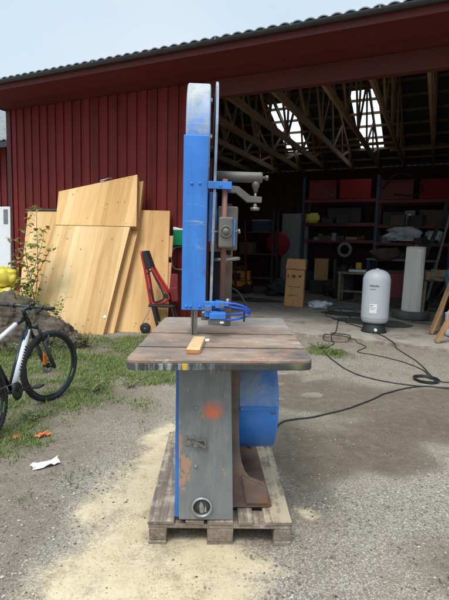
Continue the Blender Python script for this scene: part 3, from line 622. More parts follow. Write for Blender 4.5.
#@@PART2
# ------------------------------------------------------------------ barn (built in barn coordinates: x along the front, y depth, z up)
BL_ = bw(-3,8.4,0)
BARN = thing('barn', 'dark red timber barn with a wide open front', 'barn', BL_, -BA)
BO = (3,-8.4,0)
def bp_(mb, name, mat, parent=None, bev=0):
    return mb.build(name, M[mat], parent or BARN, BO if not parent else None, bev=bev)
SL, SR, JL, JR = -10.1, 6.0, -4.5, 1.35
def cladding(x0, x1, z0, z1, d):
    mb = MB().box(x0, x1, d+.03, d+.12, z0, z1); x = x0; k = 0
    while x < x1-.02:
        wd = random.uniform(.126,.134)
        mb.box(x+.006, min(x+wd,x1), d+.006, d+.03, z0+random.uniform(0,.012), z1)
        mb.box(min(x+wd-.012,x1-.02), min(x+.262,x1), d-.018, d+.004, z0+random.uniform(0,.015), z1); x += .264
    return mb
bp_(cladding(SL, JL, .05, 4.94, 8.4), 'front_wall', 'red_boards')
bp_(cladding(JR, SR, .05, 4.94, 8.4), 'front_wall', 'red_boards')
bp_(MB().box(SL-.03,SL+.1,8.36,8.379,.05,4.94).box(SL-.05,SL-.031,8.36,8.5,.05,4.94), 'corner_board', 'red_trim')
bp_(MB().box(JL,JR,8.37,8.54,4.62,4.944), 'lintel', 'red_trim', bev=.006)
for x in (JL+.001, JR-.14): bp_(MB().box(x,x+.139,8.39,8.56,.065,4.619), 'door_jamb', 'red_trim', bev=.005)
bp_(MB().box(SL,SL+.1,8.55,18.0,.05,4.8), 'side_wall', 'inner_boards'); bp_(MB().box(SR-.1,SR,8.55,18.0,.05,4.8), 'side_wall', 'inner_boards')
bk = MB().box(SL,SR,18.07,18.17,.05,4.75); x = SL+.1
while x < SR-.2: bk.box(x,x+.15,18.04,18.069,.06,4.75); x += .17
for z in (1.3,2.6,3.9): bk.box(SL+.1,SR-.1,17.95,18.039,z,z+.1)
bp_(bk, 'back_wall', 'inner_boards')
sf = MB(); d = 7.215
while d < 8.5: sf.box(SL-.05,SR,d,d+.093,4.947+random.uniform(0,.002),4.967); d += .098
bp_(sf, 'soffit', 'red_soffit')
bp_(MB().box(SL-.05,SR,7.185,7.212,4.925,5.10).box(SL-.08,SL-.051,7.185,8.5,4.925,5.12), 'fascia', 'red_trim', bev=.003)
gt = MB(); prf = [(7.12+.062*cos(R(a)), 5.085+.062*sin(R(a))) for a in range(180,361,15)] + [(7.12+.056*cos(R(a)), 5.085+.056*sin(R(a))) for a in range(360,179,-15)]
gt.prism(prf,'x',SL-.25,SR+.2); gu = bp_(gt,'gutter','gutter')
s = SL
while s < SR: MB().box(s,s+.025,7.052,7.185,5.08,5.098).box(s,s+.025,7.05,7.0555,5.06,5.0995).build('gutter_bracket', M['cast_grey'], gu); s += 1.3
# roof: wavy tile sheet in front, flat sheets behind with two light openings
def roof_z(d): return 5.125+.37*(d-7.2) if d < 12.6 else 4.85+.42*(18-d)
def wavy(s0, s1, rows, wl, amp, thick, zf):
    ss = np.arange(s0, s1+1e-6, wl/8); vs, fs = [], []; n = len(ss)
    for d, dz in rows:
        for s in ss: vs.append((s, d, zf(d)+dz+amp*(abs(cos(PI*s/wl))**.7*2-1)))
    for d, dz in rows:
        for s in ss: vs.append((s, d, zf(d)+dz-thick+amp*(abs(cos(PI*s/wl))**.7*2-1)))
    m = len(rows)*n
    for j in range(len(rows)-1):
        for i in range(n-1):
            a = j*n+i; fs.append((a,a+1,a+n+1,a+n)); fs.append((m+a,m+a+n,m+a+n+1,m+a+1))
    for i in range(n-1):
        fs.append((i,m+i,m+i+1,i+1)); a = (len(rows)-1)*n+i; fs.append((a,a+1,m+a+1,m+a))
    return MB().add(vs, fs)
rows = []
d = 7.07
while d < 12.6: rows += [(d,.03),(min(d+.349,12.6),.0)]; d += .35
bp_(wavy(SL-.3, SR+.3, rows, .2, .024, .018, roof_z), 'roof_tiles', 'roof_tile')
rs = MB()
def slab(s0,s1,d0,d1,dz=0,th=.03):
    z0, z1 = roof_z(d0)+dz, roof_z(d1)+dz
    rs.add([(s0,d0,z0),(s1,d0,z0),(s1,d1,z1),(s0,d1,z1),(s0,d0,z0+th),(s1,d0,z0+th),(s1,d1,z1+th),(s0,d1,z1+th)],
           [(3,2,1,0),(4,5,6,7),(0,1,5,4),(1,2,6,5),(2,3,7,6),(3,0,4,7)])
SKY = [(-5.4,-4.6,14.5,16.95),(-2.73,-1.95,14.35,17.05)]
e = .001; xs = SL-.3
for (a,b,c_,d_) in SKY:
    slab(xs,a,12.6+e,18.4); slab(a,b,12.6+e,c_); slab(a,b,d_,18.4); xs = b
slab(xs,SR+.3,12.6+e,18.4); slab(SL,SR,8.6,12.59,-.09,.02)
s = SL                                              # trapezoid ribs of the far sheet
while s < SR:
    if not any(a-.06 < s < b+.02 for a,b,_,_ in SKY):
        for d0,d1 in ((12.62,18.3),): slab(s,s+.04,d0,d1,-.018,.0175)
    s += .21
bp_(rs, 'roof_sheet', 'roof_under')
for (a,b,c_,d_) in SKY:
    rs = MB(); slab(a-.03,b+.03,c_-.05,d_+.05,.034,.006); bp_(rs,'skylight','skylight')
pu = MB(); d = 12.9
while d < 18: pu.box(SL+.1,SR-.1,d,d+.055,roof_z(d)-.105,roof_z(d)-.03); d += .58
d = 8.7
while d < 12.5: pu.box(SL+.1,SR-.1,d,d+.055,roof_z(d)-.19,roof_z(d)-.12); d += .58
bp_(pu,'purlins','truss')
for s in (-9.0,-8.0,-7.0,-6.0,-5.03,-4.06,-3.1,-2.12,-1.28,-.34,.6,1.6,2.6,3.6,4.6):
    tz_ = MB(); zc = 4.72; o_ = -.28
    tz_.bar((s,8.56,roof_z(8.56)+o_),(s,12.57,roof_z(12.57)+o_),.05,.15).bar((s,12.63,roof_z(12.63)+o_+.05),(s,18.0,roof_z(18)+o_+.1),.05,.15)
    nd = [(9.3,0),(9.9,1),(11.0,0),(11.6,1),(12.6,0),(12.6,1),(12.6,0),(13.6,1),(14.2,0),(15.3,1),(15.6,0),(16.6,1),(17.0,0)]
    for (d0,u0),(d1,u1) in zip(nd, nd[1:]):
        if d0 == d1 and u0 == u1: continue
        f = lambda d,u: (s, d, roof_z(d)-.33 if u else zc+.05)
        tz_.bar(f(d0,u0), f(d1,u1), .045, .075)
    tr_ = bp_(tz_,'roof_truss','truss')
    MB().box(s-.031,s+.031,8.56,18.0,4.63,4.80).build('bottom_chord', M['truss'], tr_, bev=.004)
    for d0 in (9.3,11.0,12.6,14.2,15.6): MB().box(s-.034,s-.0315,d0-.09,d0+.09,4.70,4.86).build('nail_plate', M['plate_steel'], tr_)
bp_(MB().box(SL+.1,-1.3,14.45,14.55,4.81,4.88).box(-1.6,SR-.1,15.55,15.65,4.81,4.88),'brace_beam','truss')
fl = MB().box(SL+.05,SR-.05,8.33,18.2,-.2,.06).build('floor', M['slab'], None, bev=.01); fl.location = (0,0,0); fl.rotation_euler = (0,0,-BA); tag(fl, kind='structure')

# neighbouring shed on the left
NS = thing('shed', 'lower red shed with a steep grey roof behind the barn corner', 'shed', bw(-15,9.4,0), -BA)
no = (15,-9.4,0)
cladding(-22,-10.2,.0,4.5,9.4).build('wall', M['red_boards'], NS, no)
MB().box(-22,-21.9,9.53,14.4,0,4.5).box(-22,-10.2,14.3,14.4,0,7.6).build('wall', M['red_boards'], NS, no)
wavy(-22.3,-10.16,[(8.95,0),(14.6,0)],.18,.02,.02,lambda d: 4.42+.62*(d-8.95)).build('roof', M['roof_tile'], NS, no)
MB().box(-22.3,-10.16,8.93,8.97,4.22,4.37).build('fascia', M['gutter'], NS, no)

# ------------------------------------------------------------------ leaning timber panels
def panel(name, label, base, yaw, lean, polys, mat, cat='panel', group='spruce panels leaning on the barn'):
    r = thing(name, label, cat, (*base, 0), 0, group); r.rotation_euler = (R(-lean), 0, R(yaw))
    for nm, poly, y0, y1 in polys:
        ins = lambda q: q
        o = MB().prism(poly,'y',y0,y1).build(nm, M[mat], r, bev=.004)
        o.data.materials.append(M['panel_edge'])
        for p in o.data.polygons:
            if abs(p.normal.y) < .5: p.material_index = 1
    return r
R1 = panel('wood_panel','broad spruce panel standing right in front of the others',(-2.2,8.075),-8,28,[('panel_body',[(-1.50,.0),(0,.0),(.125,2.27),(-1.47,2.27)],0,.15)],'panel_a')
MB().prism([(-.06,.33),(-.03,.315),(.0,.335),(-.005,.375),(-.035,.385),(-.055,.365)],'y',-.012,-.001).build('paper_scrap', M['paper'], R1, bev=.004)
R2 = panel('wood_panel','top panel with slanted upper edge, metal hook and black tag',(-2.2,8.075),-8,28,[('panel_body',[(-1.47,2.278),(.255,2.278),(.07,3.53),(-1.59,3.09)],-.005,.15)],'panel_b')
MB().tube(spline([(-.72,.03,3.33),(-.70,-.02,3.36),(-.62,-.03,3.37),(-.55,0,3.43),(-.5,.05,3.47)]),.014,8).box(-.69,-.62,-.02,.05,3.335,3.365).build('hook', M['plate_steel'], R2)
MB().box(.08,.115,.03,.1,2.98,3.12).build('tag', M['black_rubber'], R2)
panel('wood_panel','tall narrow-edged panel tucked behind the front panel stack',(-2.2,8.075),-8,28,[('panel_body',[(-1.3,.0),(.13,.0),(.235,2.2),(.16,3.49),(-1.2,3.12)],.16,.27),('panel_strip',[(.0,.0),(.06,.0),(.16,2.1),(.1,2.1)],.275,.30)],'panel_c')
R4 = panel('wood_panel','right-hand panel with stepped edge beside the red trolley',(-1.114,8.418),0,28,[('panel_body',[(-.95,0),(0,0),(-.02,1.0),(-.09,2.70),(-.72,2.70)],0,.11)],'panel_b')
MB().box(-.06,.015,.03,.12,1.63,2.12).box(-.055,.02,.03,.12,.0,.0+1.5).build('edge_batten', M['panel_edge'], R4)
panel('wood_panel','left-hand panel half hidden behind the bare sapling',(-3.95,9.5),-15,26,[('panel_body',[(-.55,-.02),(.9,-.02),(.75,2.65),(-1.14,2.65),(-.92,1.6)],0,.12)],'panel_c')
db = thing('dark_bar','long dark bar lying along the top of the left panel','bar',(-3.95,9.5,0)); db.rotation_euler=(R(-26),0,R(-15))
MB().box(-1.2,-.2,-.03,.1,2.656,2.70).build('bar_body', M['black_paint'], db, bev=.004)

# ------------------------------------------------------------------ folding trolley, cable box, white board, yellow bags
TR = thing('folding_trolley','red and black folding trolley standing before the spruce panels','trolley',(-1.42,8.36,0),R(-6))
def ybar(mb, a, b, w_, y, dpt): return mb.bar((a[0],y,a[1]),(b[0],y,b[1]),dpt,w_,(0,1,0) if False else (0,0,1)) if abs(a[0]-b[0])>abs(a[1]-b[1]) else mb.bar((a[0],y,a[1]),(b[0],y,b[1]),dpt,w_,(1,0,0))
fr = MB()
for y in (0,.2):
    pts_ = [(-.15,y,1.54),(-.06,y,1.13),(.0,y,.8),(.045,y,.55)]
    fr.tube(spline(pts_,5),.026,8)
    fr.tube(spline([(.05,y,1.24),(.14,y,1.08),(.25,y,.92),(.34,y,.77),(.38,y,.68),(.3,y,.6),(.06,y,.56)],6),.026,8)
TRf = fr.build('side_frame', M['red_plastic'], TR)
MB().prism([(-.13,1.53),(-.05,1.55),(.065,1.24),(-.045,1.2)],'y',-.035,.235).build('top_plate', M['black_rubber'], TR, bev=.01)
gr = MB()
for k in range(6): z=1.25+k*.045; gr.box(-.1+.0,-.0,-.038,-.0355,z,z+.012)
MB().tube(spline([(-.02,-.02,1.12),(.06,-.02,1.18),(.14,-.02,1.03),(.27,-.02,.8),(.3,-.02,.68),(.2,-.02,.615),(.1,-.02,.62),(.04,-.02,.85)],6),.017,8,closed=False).build('inner_trim', M['black_rubber'], TR)
MB().box(.0,.48,-.03,.23,.50,.55).build('platform', M['black_paint'], TR, bev=.012)
for y in (0,.2):
    MB().bar((.08,y,.5),(.2,y,.06),.035,.05,(1,0,0)).build('leg', M['black_paint'], TR, bev=.006)
    MB().tube(spline([(.44,y,.5),(.5,y,.3),(.56,y,.02)],5),.018,8).build('leg', M['black_paint'], TR)
MB().tube(spline([(.05,-.02,.5),(-.05,-.03,.3),(-.105,-.03,.17),(-.06,-.03,.1)],6),.009,8).build('wheel_strut', M['grey_cable'], TR)
wl_ = MB().lathe([(.03,-.035),(.085,-.035),(.1,-.02),(.1,.02),(.085,.035),(.03,.035)],(-.05,-.03,.1),24,'y').build('wheel', M['black_rubber'], TR)
MB().cyl((-.05,-.07,.1),(-.05,.01,.1),.02,12).build('hub', M['old_steel'], wl_)
MB().prism([(.36,.86),(.52,.88),(.54,.62),(.42,.6)],'y',.1,.22).box(.36,.5,.23,.26,.56,1.12).build('red_bracket', M['red_dim'], TR, bev=.01)
MB().cyl((.33,-.04,.72),(.33,.24,.72),.05,14).build('pivot_knob', M['black_paint'], TR)

GB = thing('socket_box','green box with white lid on the red barn wall','electric box',bw(-4.9,8.37,1.85),-BA)
MB().box(-.2,.2,-.1,.01,-.19,.13).build('box_body', M['green'], GB, bev=.01)
MB().prism([(-.2,.132),(.2,.132),(.2,.17),(-.05,.165),(-.2,.2)],'y',-.105,.01).build('box_lid', M['white_paint'], GB, bev=.006)
lp = spline([bw(-4.75,8.33,1.64),bw(-5.0,8.33,1.63),bw(-5.13,8.33,1.57),bw(-5.17,8.33,1.4),bw(-5.13,8.33,1.2),bw(-5.0,8.33,1.15),bw(-4.7,8.33,1.18)],8)
tag(MB().tube(lp,.013,8).build('wall_cable', M['grey_cable']),'grey cable looping out below the green wall box','cable')
WB = thing('white_board','tall white door panel leaning left of the barn corner','door panel',bw(-10.75,8.32,0),-BA); WB.rotation_euler=(R(-1.5),0,-BA)
MB().box(-.65,.66,-.03,.03,0,2.55).build('board_body', M['white_paint'], WB, bev=.01)
vent = MB().box(.42,.58,-.036,-.031,2.1,2.48); [vent.box(.43,.57,-.041,-.0365,2.12+k*.045,2.14+k*.045) for k in range(8)]
vent.build('vent_grille', M['grey_box'], WB)
def sack(name, loc, r, seed, mat, label, cat, group=None, sub=4, amp=.22, flat=0, rz=0, freq=1.4, fold=.05):
    bm = bmesh.new(); bmesh.ops.create_icosphere(bm, subdivisions=sub, radius=1)
    for v in bm.verts:
        p = v.co.copy(); q = p*freq+Vector((seed*3.1,seed*1.7,seed))
        k = 1 + amp*noise.noise(q) + amp*.5*noise.noise(q*2.3) + fold*noise.noise(q*6)
        sq = Vector([math.copysign(abs(c)**.75, c) for c in p])
        v.co = Vector((sq.x*r[0],sq.y*r[1],sq.z*r[2]))*k
        if v.co.z < -r[2]*(1-flat): v.co.z = -r[2]*(1-flat) + (v.co.z+r[2]*(1-flat))*.1
    me = bpy.data.meshes.new(name); bm.to_mesh(me); bm.free(); me.polygons.foreach_set('use_smooth',[True]*len(me.polygons)); me.materials.append(M[mat])
    o = bpy.data.objects.new(name, me); C.objects.link(o); o.location = loc; o.rotation_euler = (0,0,rz)
    return tag(o, label, cat, group)
sack('yellow_sack',(-5.15,10.2,.32),(.38,.28,.34),1,'yellow_bag','lower yellow plastic sack by the white door panel','sack','yellow sacks by the shed',flat=.1,amp=.35,freq=2,fold=.1)
sack('yellow_sack',(-5.0,10.25,.82),(.27,.25,.24),2,'yellow_bag','upper yellow plastic sack by the white door panel','sack','yellow sacks by the shed',flat=.1)
t_ = thing('brown_board','short brown board beside the yellow sacks','board',(-4.72,10.1,0),R(-10)); MB().box(-.08,.08,0,.03,0,.55).build('board_body', M['old_plank'], t_)

# boulders, sapling, weeds
def boulder(loc, r, seed, label):
    bm = bmesh.new(); bmesh.ops.create_icosphere(bm, subdivisions=6, radius=1)
    for v in bm.verts:
        p = v.co.copy(); q = p*1.1+Vector((seed*5.3,seed*2.1,seed))
        k = 1+.30*noise.noise(q)+.16*noise.noise(q*2.4)+.12*abs(noise.noise(q*4.5))+.06*noise.noise(q*9)+.03*noise.noise(q*20)
        v.co = Vector((p.x*r[0],p.y*r[1],p.z*r[2]))*k
    me = bpy.data.meshes.new('boulder'); bm.to_mesh(me); bm.free(); me.polygons.foreach_set('use_smooth',[True]*len(me.polygons)); me.materials.append(M['rock'])
    o = bpy.data.objects.new('boulder', me); C.objects.link(o); o.location = loc; return tag(o, label, 'boulder', 'mossy boulders behind the bicycle')
boulder((-3.75,7.25,.05),(.85,.55,.76),1,'big mossy boulder at left behind the handlebar')
boulder((-2.95,7.0,.0),(.66,.5,.44),3,'lower boulder sloping down beside the front wheel')
def leaf(V,F,p,dr,size,up=(0,0,1)):
    d = Vector(dr).normalized(); s_ = d.cross(Vector(up)); s_ = s_.normalized() if s_.length > .01 else Vector((1,0,0)); n_ = s_.cross(d)
    b = len(V)
    for t_,w_ in ((0,.05),(.35,.36),(.7,.26),(1,.02)):
        c_ = Vector(p)+d*size*t_+n_*size*.18*t_*(1-t_)*2 - Vector((0,0,1))*size*.15*t_*t_
        V += [tuple(c_-s_*size*w_), tuple(c_+s_*size*w_)]
    F += [(b,b+1,b+3,b+2),(b+2,b+3,b+5,b+4),(b+4,b+5,b+7,b+6)]
SP = thing('sapling','thin bare sapling with sparse young leaves behind the boulder','sapling',(-3.62,8.3,0))
st = MB(); LV, LF, RV, RF = [],[],[],[]
for (ex,ez,ph) in ((.30,2.30,0),(-.05,2.0,1),(-.38,1.72,2),(.36,1.62,3),(.12,1.85,4),(-.2,1.5,5)):
    base = Vector((random.uniform(-.1,.1),random.uniform(-.08,.08),0)); end = Vector((ex,random.uniform(-.25,.25),ez)); ln = []
    for k in range(9):
        t_ = k/8; ln.append(base.lerp(end,t_)+Vector((.10*sin(t_*4+ph)-(.12*ex)*sin(t_*PI),.04*sin(t_*5+ph*2),0)))
    pts_ = spline(ln,3); st.tube(pts_,[.011*(1-.75*i/len(pts_)) for i in range(len(pts_))],6)
    for i in range(8,len(pts_)):
        for _ in range(2):
            if random.random() < .5: 
                a = random.random()*6.28; tw = Vector((cos(a)*.11,sin(a)*.11,.07))*random.uniform(.4,1.3)
                st.tube([pts_[i],pts_[i]+tw*.6,pts_[i]+tw],[.003,.0025,.0015],4)
                for _ in range(3):
                    b_ = random.random()*6.28
                    V_,F_ = (RV,RF) if (i > len(pts_)-6 and random.random() < .5) else (LV,LF)
                    leaf(V_,F_,pts_[i]+tw,(cos(b_)*.8+tw.x*4,sin(b_)*.8+tw.y*4,random.uniform(-.5,.5)),random.uniform(.07,.14))
st.build('stem', M['stem'], SP); npmesh('leaves', LV, LF, M['leaf'], SP); npmesh('young_leaves', RV, RF, M['red_leaf'], SP)
def weed(loc, label, n, h, spread, size, mat='weed', group='leafy weeds'):
    r = thing('weed', label, 'weed', loc, random.random()*6, group); V_,F_ = [],[]; sm = MB()
    for _ in range(n):
        a = random.random()*6.28; rr = spread*random.random()**.5; hh = h*random.uniform(.5,1); p1 = Vector((cos(a)*rr,sin(a)*rr,hh)); p0 = p1*.25; p0.z = 0
        sm.tube([p0,p0.lerp(p1,.5)+Vector((0,0,.05*hh)),p1],[.004,.003,.0015],4)
        for k in range(7):
            t_ = .35+.65*k/6; q = p0.lerp(p1,t_); b_ = random.random()*6.28; leaf(V_,F_,q,(cos(b_),sin(b_),random.uniform(.0,.7)),size*random.uniform(.6,1.2))
    npmesh('leaves', V_, F_, M[mat], r); sm.build('stem', M['stem'], r); return r
weed((-3.05,7.75,.0),'yellow green weed bush showing above the boulder',34,.78,.34,.085)
weed((-1.45,4.9,0),'grassy weed clump inside the front wheel',16,.15,.2,.032,'grass')
weed((-1.75,4.05,0),'low weed clump under the bicycle pedal',14,.10,.2,.028,'grass')
weed((-1.05,5.1,0),'low green weed right of the front wheel',12,.09,.15,.026,'grass')
weed((1.62,7.45,0),'small green weed where the cables bend on gravel',20,.11,.2,.035,'grass')
weed((1.78,7.05,0),'small green weed nearest the cable on gravel',18,.09,.2,.032,'grass')

# ------------------------------------------------------------------ bicycle
HB = 7.0; fw = (sin(R(HB)),cos(R(HB)))
BK = thing('bicycle','black and white mountain bike standing by the boulders','bicycle',(-1.765-.68*fw[0],4.60-.68*fw[1],.0)); BK.rotation_euler=(R(-9),0,R(90-HB))
def wheel(name, c, steer=None):
    X = steer or Matrix.Identity(4)
    def mbs(): m = MB(); m.m = X; return m
    tp = [(.338,-.012)]+[(.343+.0275*cos(R(a)), .0285*sin(R(a))) for a in range(-150,151,15)]+[(.338,.012)]
    ty = mbs().lathe(tp,c,64,'y',ring=True)
    for k in range(72):                              # tread knobs
        a = 2*PI*k/72
        for (ang,ww) in ((-34,.006),(0,.008),(34,.006)):
            rr_ = .343+.0275*cos(R(ang)); yy = .0285*sin(R(ang)); aa = a+(PI/72 if ang else 0)
            p = Vector((c[0]+rr_*sin(aa), c[1]+yy, c[2]+rr_*cos(aa))); o_ = Vector((sin(aa)*cos(R(ang)),sin(R(ang)),cos(aa)*cos(R(ang))))
            ty.bar(p, p+o_*.004, ww*1.3, .014, (cos(aa),0,-sin(aa)))
    root = ty.build(name, M['black_rubber'], BK)
    mbs().lathe([(.306,-.011),(.336,-.014),(.336,.014),(.306,.011)],c,64,'y',ring=True).build('rim', M['black_gloss'], root)
    sp_ = mbs()
    for k in range(28):
        a = 2*PI*k/28; b = a+(.5 if k%2 else -.5); yy = .028 if (k//2)%2 else -.028
        sp_.tube([(c[0]+.024*sin(b),c[1]+yy,c[2]+.024*cos(b)),(c[0]+.308*sin(a),c[1],c[2]+.308*cos(a))],.0011,4)
    sp_.build('spokes', M['old_steel'], root)
    mbs().cyl((c[0],c[1]-.05,c[2]),(c[0],c[1]+.05,c[2]),.017,16).lathe([(.017,.034),(.03,.034),(.03,.03),(.017,.03)],c,20,'y',ring=True).build('hub', M['black_paint'], root)
    mbs().lathe([(.045,.040),(.08,.040),(.08,.043),(.045,.043)],c,32,'y',ring=True).build('disc_rotor', M['plate_steel'], root)
    lm = mbs()
    for a0 in (1.9,4.9):
        for k in range(6):
            a = a0+k*.05; p0 = Vector((c[0]+.322*sin(a),c[1],c[2]+.322*cos(a))); p1 = Vector((c[0]+.322*sin(a+.05),c[1],c[2]+.322*cos(a+.05)))
            for y in (-.0155,.0155): lm.bar(p0+Vector((0,y,0)),p1+Vector((0,y,0)),.002,.02,(sin(a),0,cos(a)))
    lm.build('rim_decal', M['lime'], root)
    return root
ax = Vector((-.358,0,.934)); LH = Vector((.453,0,.84)); UH = LH+ax*.12
ST = Matrix.Translation(LH) @ Matrix.Rotation(R(-20),4,ax) @ Matrix.Translation(-LH)
FA = (.68,0,.37); RA = (-.45,0,.37)
wheel('front_wheel', FA, ST); wheel('rear_wheel', RA)
def SB(): m = MB(); m.m = ST; return m
fk = SB()
for y in (-.065,.065):
    lo = Vector((.68,y,.37))-ax*.0+Vector((-.03,0,0)); fk.tube([Vector((.68,y,.36)),Vector((.66,y,.40)),Vector((.652,y,.42))+ax*.27],[.016,.022,.021],12)
    fk.tube([Vector((.652,y,.42))+ax*.25,Vector((.652,y,.42))+ax*.42],.0165,12)
fk.tube([LH+Vector((.035,-.065,-.02)),LH+Vector((.02,-.03,-.01)),LH+Vector((0,0,0)),LH+Vector((.02,.03,-.01)),LH+Vector((.035,.065,-.02))],.023,10)
fk.tube([Vector((.60,-.065,.62)),Vector((.655,-.03,.70)),Vector((.655,.03,.70)),Vector((.60,.065,.62))],.012,8)
fk.build('fork', M['black_paint'], BK)
hb = SB(); SC = UH+ax*.05; HBc = SC+Vector((.06,0,.02))
hb.cyl(UH,UH+ax*.07,.02,14).tube([SC,HBc],.019,10).cyl(HBc+Vector((0,-.03,0)),HBc+Vector((0,.03,0)),.024,12)
hb.tube(spline([HBc+Vector((-.03,-.36,.015)),HBc+Vector((-.005,-.12,.012)),HBc,HBc+Vector((-.005,.12,.012)),HBc+Vector((-.03,.36,.015))],6),.0125,10)
HBo = hb.build('handlebar', M['black_paint'], BK)
for s_ in (-1,1):
    g_ = SB(); g_.tube([HBc+Vector((-.02,s_*.25,.014)),HBc+Vector((-.031,s_*.375,.015))],.0175,12); g_.build('grip', M['black_rubber'], HBo)
    l_ = SB(); l_.tube(spline([HBc+Vector((.0,s_*.2,.01)),HBc+Vector((.04,s_*.22,-.015)),HBc+Vector((.045,s_*.3,-.03))],4),.007,8).cyl(HBc+Vector((-.01,s_*.18,.012)),HBc+Vector((-.012,s_*.22,.012)),.022,12).tube(spline([HBc+Vector((-.02,s_*.2,.0)),HBc+Vector((-.04,s_*.17,-.03)),HBc+Vector((-.035,s_*.14,-.035))],4),.01,8); l_.build('brake_lever', M['black_paint'], HBo)
b_ = SB(); b_.lathe([(.001,.02),(.022,.02),(.024,.03),(.02,.045),(.001,.05)],HBc+Vector((0,-.07,.01)),16).cyl(HBc+Vector((0,-.07,0)),HBc+Vector((0,-.07,.03)),.008,8); b_.build('bell', M['black_gloss'], HBo)
gd = SB(); gd.cyl(HBc+Vector((-.002,-.11,.012)),HBc+Vector((-.003,-.17,.012)),.0135,10).cyl(HBc+Vector((-.002,.11,.012)),HBc+Vector((-.003,.17,.012)),.0135,10); gd.build('bar_decal', M['lime'], HBo)
rf = SB(); rf.prism([(.6,.40),(.625,.40),(.63,.5),(.615,.52),(.60,.5)],'y',-.012,.012); rf.v=[(x,y,z) for x,y,z in rf.v]; rf.build('reflector', M['orange'], BK)
cb = SB()
for k_,yo in enumerate((-.05,.03,.06)):
    cb.tube(spline([HBc+Vector((.03,yo*3,0)),HBc+Vector((.11,yo,-.03)),HBc+Vector((.09,yo*.3,-.13)),LH+Vector((.04,.03,-.02))],6),.0028,6)
cb.build('brake_cable', M['cable'], HBo)
BB = Vector((0,0,.31)); SEAT = Vector((-.2,0,.76))
fm = MB(); hl = LH+ax*.02; hu = UH-ax*.01
fm.tube([LH-ax*.0,UH],.026,14)
fm.tube([hl+Vector((-.01,0,.0)),hl.lerp(BB,.35)],[.027,.030],14)
fm.tube([hu+Vector((-.01,0,-.015)),hu.lerp(SEAT,.32)],[.024,.021],14)
fm.tube([BB,SEAT+Vector((-.02,0,.06))],.0175,12).cyl(BB+Vector((0,-.045,0)),BB+Vector((0,.045,0)),.026,16)
for y in (-.055,.055):
    fm.tube(spline([BB+Vector((-.03,y*.5,0)),BB+Vector((-.2,y,.03)),Vector((-.45,y*1.1,.37))],5),.011,8)
    fm.tube(spline([SEAT+Vector((-.01,y*.3,-.07)),Vector((-.3,y,.6)),Vector((-.45,y*1.1,.37))],5),.009,8)
fm.build('frame', M['black_gloss'], BK)
wt = MB(); wt.tube([hl.lerp(BB,.10),hl.lerp(BB,.93)],[.0305,.0315],16).tube([hu.lerp(SEAT,.30),hu.lerp(SEAT,.97)],[.0215,.019],14)
wtf = wt.build('white_tube', M['white_paint'], BK)
ds = MB(); dd = (BB-hl).normalized(); nn_ = Vector((0,1,0))
a_, b_ = hl.lerp(BB,.12)+Vector((-.012,.016,.006)), hl.lerp(BB,.92)+Vector((-.012,.016,.006)); ds.tube([a_,b_],.0245,14); ds.build('dark_stripe', M['black_gloss'], wtf)
lt_ = MB()
for k in range(9):                                   # the worn lettering down the tube
    p = hl.lerp(BB,.36+.042*k)+Vector((.004,-.031,.0)); hgt = .03
    lt_.bar(p, p+dd*.014, .0035, hgt, (dd.z,0,-dd.x))
lt_.build('lettering', M['black_paint'], wtf)
ck = MB().lathe([(.03,-.052),(.078,-.052),(.08,-.055),(.03,-.056)],BB,32,'y'); ck.v = ck.v
for k in range(32): a = 2*PI*k/32; ck.box(BB.x+.08*sin(a)-.003,BB.x+.08*sin(a)+.003,-.0555,-.052,BB.z+.08*cos(a)-.003,BB.z+.08*cos(a)+.003)
cko = ck.build('chainring', M['black_paint'], BK)
MB().bar(BB+Vector((0,-.07,0)),BB+Vector((.17,-.085,-.02)),.014,.028).bar(BB+Vector((0,.07,0)),BB+Vector((-.17,.085,.02)),.014,.028).build('crank', M['black_paint'], cko, bev=.004)
for sx in (1,-1): MB().box(.125 if sx>0 else -.215,.215 if sx>0 else -.125,-.195 if sx>0 else .1,-.1 if sx>0 else .195,BB.z-.03 if sx>0 else BB.z+.01,BB.z-.01 if sx>0 else BB.z+.03).build('pedal', M['black_rubber'], cko, bev=.004)
MB().box(.216,.2185,-.18,-.12,BB.z-.026,BB.z-.014).build('pedal_reflector', M['orange'], cko)
chn = []; 
for k in range(13): a = R(-90+15*k)
MB().tube([BB+Vector((0,-.054,.078)),Vector((-.45,-.045,.41))],.004,6).tube([BB+Vector((0,-.054,-.078)),Vector((-.42,-.045,.26)),Vector((-.45,-.045,.33))],.004,6).build('chain', M['old_steel'], BK)
MB().lathe([(.02,-.052),(.05,-.05),(.052,-.046),(.04,-.035),(.02,-.03)],RA,24,'y').build('cassette', M['old_steel'], BK)
sdl = MB().add([(-.36,-.07,.935),(-.36,.07,.935),(-.30,.075,.95),(-.30,-.075,.95),(-.2,.03,.945),(-.2,-.03,.945),(-.08,.015,.94),(-.08,-.015,.94),(-.36,-.06,.895),(-.36,.06,.895),(-.2,.03,.905),(-.2,-.03,.905),(-.08,.012,.92),(-.08,-.012,.92)],
   [(0,1,2,3),(3,2,4,5),(5,4,6,7),(8,11,10,9),(11,13,12,10),(0,8,9,1),(6,12,13,7),(1,9,10,2),(2,10,4),(4,10,12,6),(0,3,11,8),(3,5,11),(5,7,13,11)])
sdl.build('saddle', M['black_rubber'], BK, bev=.01); MB().cyl(SEAT+Vector((-.02,0,.05)),Vector((-.235,0,.91)),.0145,12).build('seat_post', M['black_paint'], BK)
MB().tube([(-.12,.06,.30),(-.10,.2,.008)],.008,8).build('kickstand', M['black_paint'], BK)

